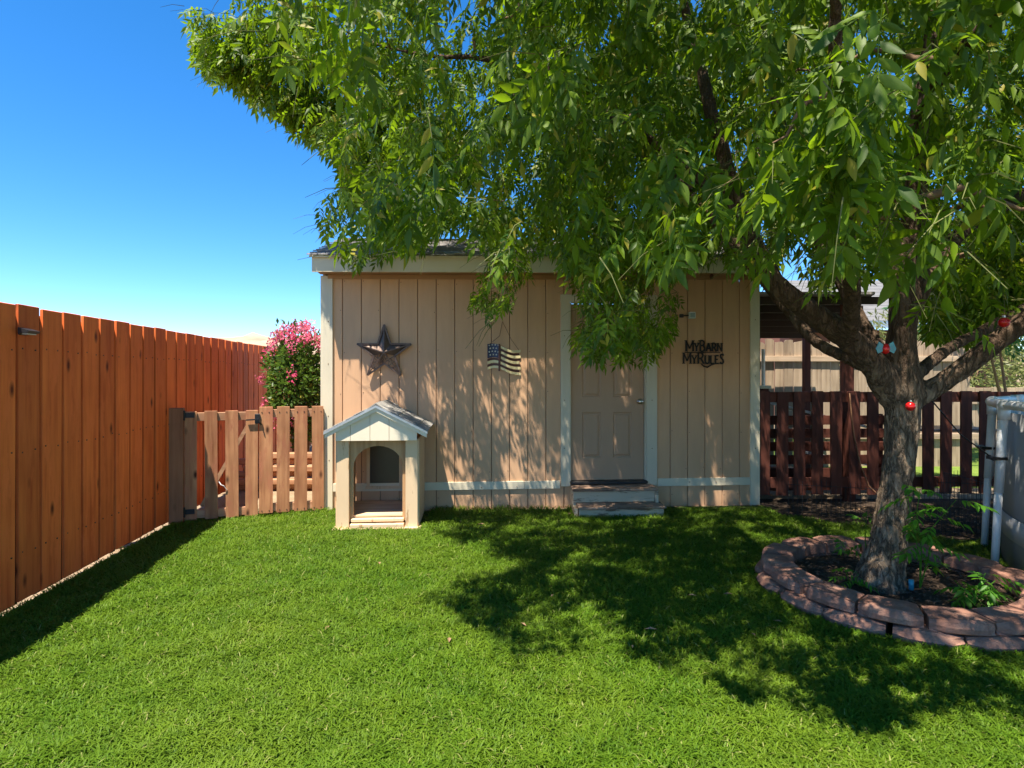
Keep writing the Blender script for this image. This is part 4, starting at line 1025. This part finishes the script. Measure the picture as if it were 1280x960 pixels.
# branches: join every twig point to the growing skeleton
nodes = []; nrad = []
for pts, r_ in limbs[1:]:
    for i in range(len(pts) - 1):
        for t in (0, .25, .5, .75): nodes.append(tuple(pts[i].lerp(pts[i + 1], t))); nrad.append(r_[i] * (1 - t) + r_[i + 1] * t)
nodes = nodes; bt = MB()
cent = TW[rng.permutation(len(TW))[:300]]; cent = cent[[allowed(np.array([c + [0, 0, .12]]))[0][0] and allowed(np.array([c + [-.25, 0, 0]]))[0][0] for c in cent]]
order = np.argsort([min((Vector(c) - Vector(n_)).length for n_ in nodes[::3]) for c in cent])
for i in order:
    c = Vector(cent[i]); N_ = np.array(nodes); d = np.linalg.norm(N_ - np.array(c), axis=1); j = int(np.argmin(d)); a_ = Vector(nodes[j]); ra = min(nrad[j] * .7, .03)
    if d[j] < .15 or (c.y < 2.3 and d[j] > .5): continue
    mid = a_.lerp(c, .5) + Vector((random.uniform(-.08, .08), random.uniform(-.08, .08), .12 * d[j]))
    jt = lambda k_: Vector((random.gauss(0, k_), random.gauss(0, k_), random.gauss(0, k_))) * min(d[j], .8)
    pp = [a_, a_.lerp(mid, .33) + jt(.05), a_.lerp(mid, .67) + jt(.05), mid, mid.lerp(c, .33) + jt(.06), mid.lerp(c, .67) + jt(.06), c]
    rr = [ra, ra * .88, ra * .76, ra * .62, ra * .45, ra * .3, .003]
    bt.tube([q - T0 for q in pp], rr, 6, cap=False)
    for q, r_ in zip(pp[1:], rr[1:]): nodes.append(tuple(q)); nrad.append(r_)
N_ = np.array(nodes)
tag(bt.build('branches', M['branch'], tree, True), kind='stuff')

# --- compound leaf templates
def leaf_template(nl, seed, fine=False):
    r_ = random.Random(seed); V = []; T = []; A_ = []
    Lr = .17 + .03 * (nl - 3)
    def rach(t): return Vector((0, Lr * t, -.05 * t * t))
    # rachis ribbon
    b0 = 0
    for k in range(4):
        p_ = rach(k / 3); V += [(p_.x - .0015, p_.y, p_.z), (p_.x + .0015, p_.y, p_.z)]; A_ += [.93, .93]
    for k in range(3): T += [(2 * k, 2 * k + 1, 2 * k + 3), (2 * k, 2 * k + 3, 2 * k + 2)]
    items = [(1.0, 0)] + [((k + 1.1) / (nl + .6), s__) for k in range(nl) for s__ in (-1, 1)]
    for t, sd_ in items:
        o_ = rach(t); ang = sd_ * R(r_.uniform(42, 66)); ln = r_.uniform(.07, .105) * (1.12 if sd_ == 0 else 1); w = ln * r_.uniform(.15, .19)
        d_ = Vector((math.sin(ang), math.cos(ang), -r_.uniform(.25, .75))).normalized(); sd2 = d_.cross(Vector((0, 0, 1))).normalized(); up = sd2.cross(d_)
        tilt = r_.uniform(-.5, .5); sd2 = sd2 * math.cos(tilt) + up * math.sin(tilt); up = sd2.cross(d_)
        curl = r_.uniform(.05, .22); base = len(V); rv = r_.random() * .93
        st_ = [(0, 0), (.42, 1), (1, 0)] if not fine else [(0, 0), (.14, .55), (.35, 1), (.58, .88), (.8, .45), (1, 0)]
        idx = []
        for (u, ww) in st_:
            c = o_ + d_ * (ln * u) - Vector((0, 0, 1)) * (curl * ln * u * u)
            if ww == 0: V.append(tuple(c)); A_.append(rv); idx.append((len(V) - 1,))
            else:
                V.append(tuple(c - sd2 * w * ww + up * w * .35 * ww)); V.append(tuple(c)); V.append(tuple(c + sd2 * w * ww + up * w * .35 * ww)); A_ += [rv] * 3; idx.append((len(V) - 3, len(V) - 2, len(V) - 1))
        for a_, b_ in zip(idx[:-1], idx[1:]):
            if len(a_) == 1: T += [(a_[0], b_[1], b_[0]), (a_[0], b_[2], b_[1])]
            elif len(b_) == 1: T += [(a_[0], a_[1], b_[0]), (a_[1], a_[2], b_[0])]
            else: T += [(a_[0], a_[1], b_[1]), (a_[0], b_[1], b_[0]), (a_[1], a_[2], b_[2]), (a_[1], b_[2], b_[1])]
    return np.array(V), np.array(T), np.array(A_)
TPL = [leaf_template(n_, 11 + n_ * 7 + k) for n_ in (3, 4) for k in range(4)]
# placement of compound leaves on twigs
LP = []; tb_ = MB()
for i, c in enumerate(TW.tolist()):
    c = Vector(c)
    if i % 2 == 0 and c.y > 3.2:
        d = np.linalg.norm(N_ - np.array(c), axis=1); j = int(np.argmin(d)); a_ = Vector(nodes[j])
        if .05 < d[j] < .38: tb_.tube([a_ - T0, a_.lerp(c, .5) + Vector((0, 0, .04)) - T0, c - T0], [.005, .0035, .002], 3, cap=False)
    out = Vector((c.x - 2.4, c.y - 4.0, 0)); out = out.normalized() if out.length > .1 else Vector((1, 0, 0))
    td = (out * random.uniform(.2, .9) + Vector((random.uniform(-.7, .7), random.uniform(-.7, .7), -random.uniform(.1, .8)))).normalized()
    tl = random.uniform(.14, .3)
    tb_.tube([c - T0, c + td * tl * .5 + Vector((0, 0, .02)) - T0, c + td * tl - T0], [.003, .002, .0012], 3, cap=False)
    nlv = 6
    for k in range(nlv):
        f = k / (nlv - 1); p_ = c + td * (tl * f); az = 2.4 * k + random.uniform(-.5, .5) + i
        dr_ = (td * .7 + Vector((math.cos(az), math.sin(az), -random.uniform(.15, .9)))).normalized()
        LP.append((p_, dr_, random.uniform(.75, 1.15)))
tag(tb_.build('twigs', plain('green_twig', (.12, .13, .04), .7, spec=.2), tree), kind='stuff')
pos = np.array([tuple(a_[0]) for a_ in LP]); dirs = np.array([tuple(a_[1]) for a_ in LP]); sc = np.array([a_[2] for a_ in LP])
ok1, px1, py1 = allowed(pos + dirs * .19 * sc[:, None]); ok2, _, _ = allowed(pos)
keep = ok1 & ok2
# the crown is open underneath, round the spreading limbs
open_ = (px1 > 850) & (py1 > 235) & (pos[:, 1] < 4.6); keep &= ~(open_ & (rng.random(len(pos)) < np.clip((py1 - 235) / 60, 0, .86)))
def near_line(pl, w_):
    dd = np.full(len(px1), 1e9)
    for (xa, ya), (xb, yb) in zip(pl[:-1], pl[1:]):
        t_ = np.clip(((px1 - xa) * (xb - xa) + (py1 - ya) * (yb - ya)) / ((xb - xa) ** 2 + (yb - ya) ** 2), 0, 1); dd = np.minimum(dd, np.hypot(px1 - xa - t_ * (xb - xa), py1 - ya - t_ * (yb - ya)))
    return dd < w_
for pl, w_, Yl in (([(425, 35), (470, 55), (540, 70), (600, 72)], 16, 5.7), ([(935, 290), (915, 230), (895, 160), (875, 90)], 20, 3.85), ([(860, 240), (800, 165)], 16, 5.2)):
    keep &= ~(near_line(pl, w_) & (pos[:, 1] < Yl) & (rng.random(len(pos)) < .8))
low_ = (px1 > 690) & (px1 < 860) & (py1 > 335) & (pos[:, 1] < 6); keep &= ~(low_ & (rng.random(len(pos)) < .35))
# gaps cut into the boughs on the shed's left side: open holes along the sun's direction let flecks of light through
yl_ = -(pos[:, 0] - AX) * sa + (pos[:, 1] - AY) * ca; vy = -SD[0] * sa + SD[1] * ca; tt_ = np.maximum(-yl_ / vy, 0)
hit = pos + SD * tt_[:, None]; hs2 = (hit[:, 0] - AX) * ca + (hit[:, 1] - AY) * sa
gap = np.array([noise.noise(Vector((a_ * 2.6, 0, b_ * 2.0))) * .75 + noise.noise(Vector((a_ * 9, 4, b_ * 6.5))) * .6 for a_, b_ in zip(hs2.tolist(), hit[:, 2].tolist())])
zone = (yl_ < 0) & (hs2 > .3) & (hs2 < 2.75) & (hit[:, 2] > -.2) & (hit[:, 2] < 1.8)
keep &= ~(zone & (gap > .07) & (rng.random(len(pos)) < .93))
zone2 = (yl_ < 0) & (hs2 >= 2.75) & (hs2 < 4.9) & (hit[:, 2] > -.2) & (hit[:, 2] < 1.5)
keep &= ~(zone2 & (gap > .10) & (rng.random(len(pos)) < .9))
# sun holes: openings in line with the brightest flecks on the wall, and thinner boughs over the eave
for (hx, hy, hr, hp) in ((572, 590, .16, .97), (585, 625, .10, .95), (560, 560, .10, .9), (655, 478, .10, .97), (660, 510, .07, .9), (555, 462, .16, .75), (590, 455, .13, .75), (525, 480, .12, .7), (728, 585, .13, .97), (720, 555, .08, .9), (640, 560, .10, .7), (680, 590, .08, .8), (845, 515, .08, .95), (905, 520, .08, .8), (902, 590, .09, .95), (870, 500, .10, .6), (925, 560, .07, .7), (690, 540, .06, .8)):
    hs0, hz0 = WL(hx, hy); keep &= ~((yl_ < 0) & (np.hypot(hs2 - hs0, (hit[:, 2] - hz0) * .8) < hr + .05) & (rng.random(len(pos)) < hp))
eave_ = (py1 > 292) & (px1 > 470) & (px1 < 700); keep &= ~(eave_ & (rng.random(len(pos)) < .42))
sc = np.where((px1 > 580) & (px1 < 690) & (py1 > 300), sc * .68, sc); sc = np.where((px1 > 700) & (px1 < 860) & (py1 > 340), sc * .82, sc)
pos, dirs, sc = pos[keep], dirs[keep], sc[keep]; px1, py1 = px1[keep], py1[keep]
zax = np.array([0, 0, 1.0])
fy = dirs; sx_ = np.cross(fy, zax); sx_ /= np.linalg.norm(sx_, axis=1)[:, None] + 1e-9
roll = rng.uniform(-.9, .9, len(pos))[:, None]; uz = np.cross(sx_, fy)
sx2 = sx_ * np.cos(roll) + uz * np.sin(roll); uz2 = np.cross(sx2, fy)
which = rng.integers(0, len(TPL), len(pos))
# the nearest ones that are in view are parts of their own
size = sc / pos[:, 1]; inview = (px1 > -20) & (px1 < 1300) & (py1 > -40) & (py1 < 960)
near = np.argsort(-(size * inview))[:290]; isnear = np.zeros(len(pos), bool); isnear[near] = True
Vs, Ts, As = [], [], []; off = 0
T0n = np.array(tuple(T0))
for w in range(len(TPL)):
    V, T, A_ = TPL[w]; m_ = (which == w) & ~isnear
    Mx = np.stack([sx2[m_], fy[m_], uz2[m_]], axis=2) * sc[m_][:, None, None]
    VV = np.einsum('nij,kj->nki', Mx, V) + (pos[m_] - T0n)[:, None, :]
    n_ = VV.shape[0]; Vs.append(VV.reshape(-1, 3)); Ts.append((T[None] + (np.arange(n_) * len(V))[:, None, None]).reshape(-1, 3) + off); off += n_ * len(V)
    As.append(np.mod(A_[None] * .5 + rng.random((n_, 1)) * .46, .952).reshape(-1) if False else (A_[None] * .45 + rng.random((n_, 1)) * .5 + (rng.random((n_, 1)) > .985) * .04).reshape(-1))
V = np.vstack(Vs); T = np.vstack(Ts); As = np.concatenate(As); print('crown tris', len(T))
cr_ = link('crown_leaves', mesh_np('crown_leaves', V, T, As), M['leaf'], tree); tag(cr_, kind='stuff')
FT_ = []
for k in range(8):
    V, T, A_ = leaf_template(3 + k % 2, 100 + k, True); FT_.append(mesh_np('leaf', V, T, A_ * .9, True))
for i in near:
    o = link('leaf', FT_[i % 8], M['leaf'], tree); B = Matrix(((sx2[i][0], fy[i][0], uz2[i][0]), (sx2[i][1], fy[i][1], uz2[i][1]), (sx2[i][2], fy[i][2], uz2[i][2])))
    o.matrix_local = Matrix.Translation(Vector(pos[i]) - T0) @ B.to_4x4() @ Matrix.Scale(float(sc[i]), 4)

# red ornaments
def orn(px, py, Y, r_, lab):
    p_ = P(px, py, Y); o = tag(empty('glass_ornament', p_), lab, 'ornament', 'red ornaments in the tree')
    b = MB(); b.lathe([(r_ * math.sin(math.pi * k / 10) + .0005, -r_ * math.cos(math.pi * k / 10)) for k in range(11)], n=16); b.build('ball', M['red'], o, True)
    MB().tube([(0, 0, r_), (0, 0, r_ + .012)], .008, 8).build('cap', M['knob'], o); MB().tube([(0, 0, r_ + .01), (.005, 0, r_ + .05)], .0015, 4).build('hook', M['wire'], o)
orn(1138, 508, 3.70, .029, 'round red glass ball hanging at the top of the trunk')
orn(1255, 403, 3.55, .031, 'round red glass ball on the right-hand limb above the pool')
bo = tag(empty('butterfly_ornament', P(1107, 436, 3.68)), 'red ornament with blue-green wings fixed in the fork of the tree', 'ornament', 'red ornaments in the tree')
MB().lathe([(.001, -.035), (.02, -.025), (.026, 0), (.018, .025), (.001, .035)], n=12).build('body', M['red'], bo, True)
for sx in (-1, 1):
    MB().prism([(sx * .01, -.01), (sx * .05, -.03), (sx * .065, 0), (sx * .045, .045), (sx * .02, .03)][::sx], -.006, .0).build('wing', M['blueglass'], bo)

# ------------------------------------------------------------------ sprouts round the trunk
def sprout(stems, name, label, cat, mat, scale=1.0, nleaf=6, group=None):
    base = Vector(stems[0][0]); root = tag(empty(name, (base.x, base.y, 0)), label, cat, group)
    o0 = Vector((base.x, base.y, 0)); sb_ = MB()
    for pts in stems:
        pts = [Vector(p) - o0 for p in pts]; sb_.tube(pts, [.006 * scale, .004 * scale, .003 * scale, .0015][:len(pts)], 5)
        for k in range(nleaf):
            f = .3 + .7 * k / (nleaf - 1); i = min(int(f * (len(pts) - 1)), len(pts) - 2); t = f * (len(pts) - 1) - i; p_ = pts[i].lerp(pts[i + 1], t)
            az = 2.4 * k + random.uniform(0, 1); d_ = Vector((math.cos(az), math.sin(az) - .25, random.uniform(-.3, .35))).normalized()
            s_x = d_.cross(Vector((0, 0, 1))).normalized(); uz_ = s_x.cross(d_)
            o = link('leaf', FT_[k % 8], None, root); B = Matrix((s_x, d_, uz_)).transposed()
            o.matrix_local = Matrix.Translation(p_) @ B.to_4x4() @ Matrix.Scale(scale * random.uniform(.7, 1.0), 4)
            o.material_slots[0].link = 'OBJECT'; o.material_slots[0].material = mat
    sb_.build('stem', M['sprout'], root); return root
b0 = P(1150, 735, 3.62)
sprout([(b0, P(1152, 690, 3.6), P(1146, 640, 3.58), P(1150, 612, 3.55)), (b0, P(1160, 700, 3.6), P(1165, 660, 3.55), P(1195, 625, 3.5)), (b0, P(1150, 700, 3.6), P(1142, 660, 3.6), P(1128, 605, 3.62))], 'sucker_shoot', 'tall green leafy sucker climbing the right side of the trunk', 'plant', M['sprout'], .85, 8)
b1 = Vector((2.85, 3.55, .07)); sprout([(b1, b1 + Vector((.02, 0, .10)), b1 + Vector((.05, -.02, .2))), (b1, b1 + Vector((-.06, 0, .08)), b1 + Vector((-.12, 0, .15))), (b1, b1 + Vector((.08, .03, .08)), b1 + Vector((.17, .05, .13)))], 'leafy_plant', 'low dark green leafy plant inside the ring in front of the trunk', 'plant', M['sprout'], .8, 6)
b2 = P(1062, 738, 3.78); b2.z = .08; sprout([(b2, b2 + Vector((-.01, 0, .08)), b2 + Vector((-.03, 0, .13))), (b2, b2 + Vector((.03, 0, .06)), b2 + Vector((.06, 0, .1)))], 'seedling', 'small bright seedling left of the trunk base inside the ring', 'plant', M['sprout'], .6, 4)
b3 = P(1085, 700, 4.25); b3.z = .06; sprout([(b3, b3 + Vector((-.02, 0, .2)), b3 + Vector((-.01, 0, .42))), (b3, b3 + Vector((-.08, 0, .12)), b3 + Vector((-.2, 0, .2)))], 'sucker_shoot', 'thin green sucker rising behind the left side of the trunk', 'plant', M['sprout'], .7, 5)

# ------------------------------------------------------------------ shrubs
def bush(name, label, cat, c, rad, n_, ls, mat, flowers=0, group=None, stems=6, wide=.42):
    root = tag(empty(name, (c[0], c[1], 0)), label, cat, group)
    q = rng.normal(size=(n_, 3)); q /= np.linalg.norm(q, axis=1)[:, None]; q *= (rng.random(n_) ** .45)[:, None]
    ph = np.array([noise.noise(Vector(v) * 2.2 + Vector((c[0], c[1], 0))) for v in q.tolist()]); q = q * (1 + .45 * ph[:, None])
    q = q[ph > -.35]; n_ = len(q)
    base = q * np.array(rad) + np.array([0, 0, c[2]])
    d = q / (np.linalg.norm(q, axis=1)[:, None] + 1e-6) + rng.normal(size=(n_, 3)) * .7; d[:, 2] += .1; d /= np.linalg.norm(d, axis=1)[:, None]
    s_ = np.cross(d, rng.normal(size=(n_, 3))); s_ /= np.linalg.norm(s_, axis=1)[:, None] + 1e-9
    l_ = ls * rng.uniform(.7, 1.3, n_)[:, None]
    V = np.stack([base, base + d * l_ * .5 + s_ * l_ * wide / 2, base + d * l_, base + d * l_ * .5 - s_ * l_ * wide / 2], 1).reshape(-1, 3)
    T = (np.array([[0, 1, 2], [0, 2, 3]])[None] + (np.arange(n_) * 4)[:, None, None]).reshape(-1, 3)
    tag(link('foliage', mesh_np('foliage', V, T, np.repeat(rng.random(n_) * .95, 4)), mat, root), kind='stuff')
    sb_ = MB()
    for k in range(stems):
        a_ = random.uniform(0, 6.28); e_ = Vector((rad[0] * .6 * math.cos(a_), rad[1] * .6 * math.sin(a_), c[2] + rad[2] * .4)); sb_.tube([(0.04 * math.cos(a_), .04 * math.sin(a_), 0), e_ * .5 + Vector((0, 0, .1)), e_], [.03, .02, .008], 6)
    sb_.build('stem', M['branch'], root, True)
    for k in range(flowers):
        v = Vector((random.gauss(0, 1), random.gauss(0, 1) - .7, random.gauss(0, 1) + 1.0)).normalized(); cc = Vector((v.x * rad[0], v.y * rad[1], v.z * rad[2] + c[2])) * 1.0 + v * .04
        fb_ = MB()
        for _ in range(38):
            o_ = cc + Vector((random.gauss(0, .035), random.gauss(0, .035), random.gauss(0, .045))); a_ = Vector((random.gauss(0, 1), random.gauss(0, 1), random.gauss(0, 1))).normalized() * .017; b_ = a_.cross(Vector((random.gauss(0, 1), random.gauss(0, 1), random.gauss(0, 1)))).normalized() * .015
            fb_.add([o_ - a_, o_ + b_, o_ + a_, o_ - b_], [(0, 1, 2, 3)])
        tag(fb_.build('flower_head', M['petal'], root), kind='stuff')
    return root
bush('flowering_shrub', 'pink flowering shrub behind the gate beside the shed corner', 'shrub', (-2.93, 8.0, 1.40), (.46, .5, .74), 8500, .075, M['shrubleaf'], 52)
bush('olive_shrub', 'pale olive sunlit shrub beyond the fence at the far right', 'shrub', (10.0, 13.5, 1.5), (2.0, 1.4, 1.5), 9000, .15, M['oliveleaf'], wide=.28)
bush('olive_shrub', 'pale olive shrub right behind the tree trunk, smaller of the pair', 'shrub', (13.6, 13.8, 1.6), (1.9, 1.2, 1.7), 6000, .15, M['oliveleaf'], wide=.28)
bush('dark_tree', 'dark green tree beyond the pickets above the pool', 'tree', (8.6, 9.8, 3.1), (1.9, 1.0, 1.25), 12000, .12, M['farleaf'])

# ------------------------------------------------------------------ grass
def grass(n_, name, label=None):
    # more blades close to the camera
    u = rng.random(n_); y = 1.75 + (6.35 - 1.75) * u ** 1.25; x = rng.uniform(-1, 1, n_) * (y * .95 + .5)
    ok = (x > -2.68 - .1278 * y + .02) & (y < 6.42 + .072 * x - .01)
    ok &= ~((x < -2.06) & (y > 6.0 + .2 * (x + 3.4)))
    d = np.hypot(x - RC.x, y - RC.y); ok &= d > RR - .01
    ok &= ~((x > 2.85) & (y > 6.12 - (x - 2.85) * .85 + .05 * np.sin(x * 17)))
    ok &= ~((x > -1.72) & (x < -.88) & (y > 5.53))
    ok &= ~((x > .66) & (x < 1.62) & (y > 6.02 + .072 * x - .07))
    ok &= np.hypot(x - PC.x, y - PC.y) > PR - .04
    x, y = x[ok], y[ok]; n_ = len(x)
    dens = np.array([noise.noise(Vector((a_ * 2.2, b_ * 2.2, 0))) for a_, b_ in zip(x[::40], y[::40])])
    clump = .75 + .5 * (np.sin(x * 9.1 + np.sin(y * 7.3) * 2) * np.sin(y * 8.3 + np.sin(x * 6.1) * 2) * .5 + .5) * 1.0
    wall = np.exp(-np.maximum(6.42 + .072 * x - y, 0) / .12)
    h = rng.uniform(.018, .042, n_) * clump * (1 + .9 * wall)
    ln = h * rng.uniform(.5, 2.0, n_); az = rng.uniform(0, 2 * np.pi, n_) ; w = rng.uniform(.0018, .0040, n_)
    dx, dy_ = np.cos(az), np.sin(az); tx, ty = -dy_, dx
    tw = rng.uniform(-.6, .6, n_)
    z0 = np.zeros(n_) + .002
    def pt(f, zz, ww):
        cx = x + dx * ln * f; cy = y + dy_ * ln * f
        return np.stack([cx + (tx + dx * tw) * ww, cy + (ty + dy_ * tw) * ww, z0 + h * zz], 1)
    V = np.stack([pt(0, 0, -w), pt(0, 0, w), pt(.3, .62, w * .9), pt(.3, .62, -w * .9), pt(.7, .95, w * .6), pt(.7, .95, -w * .6), pt(1.15, .88, w * 0)], 1).reshape(-1, 3)
    T = np.array([[0, 1, 2], [0, 2, 3], [3, 2, 4], [3, 4, 5], [5, 4, 6]])
    T = (T[None] + (np.arange(n_) * 7)[:, None, None]).reshape(-1, 3)
    print('grass', n_)
    o = link(name, mesh_np(name, V, T, np.repeat(rng.random(n_), 7)), M['grass']); tag(o, kind='stuff'); return o
grass(420000, 'grass')
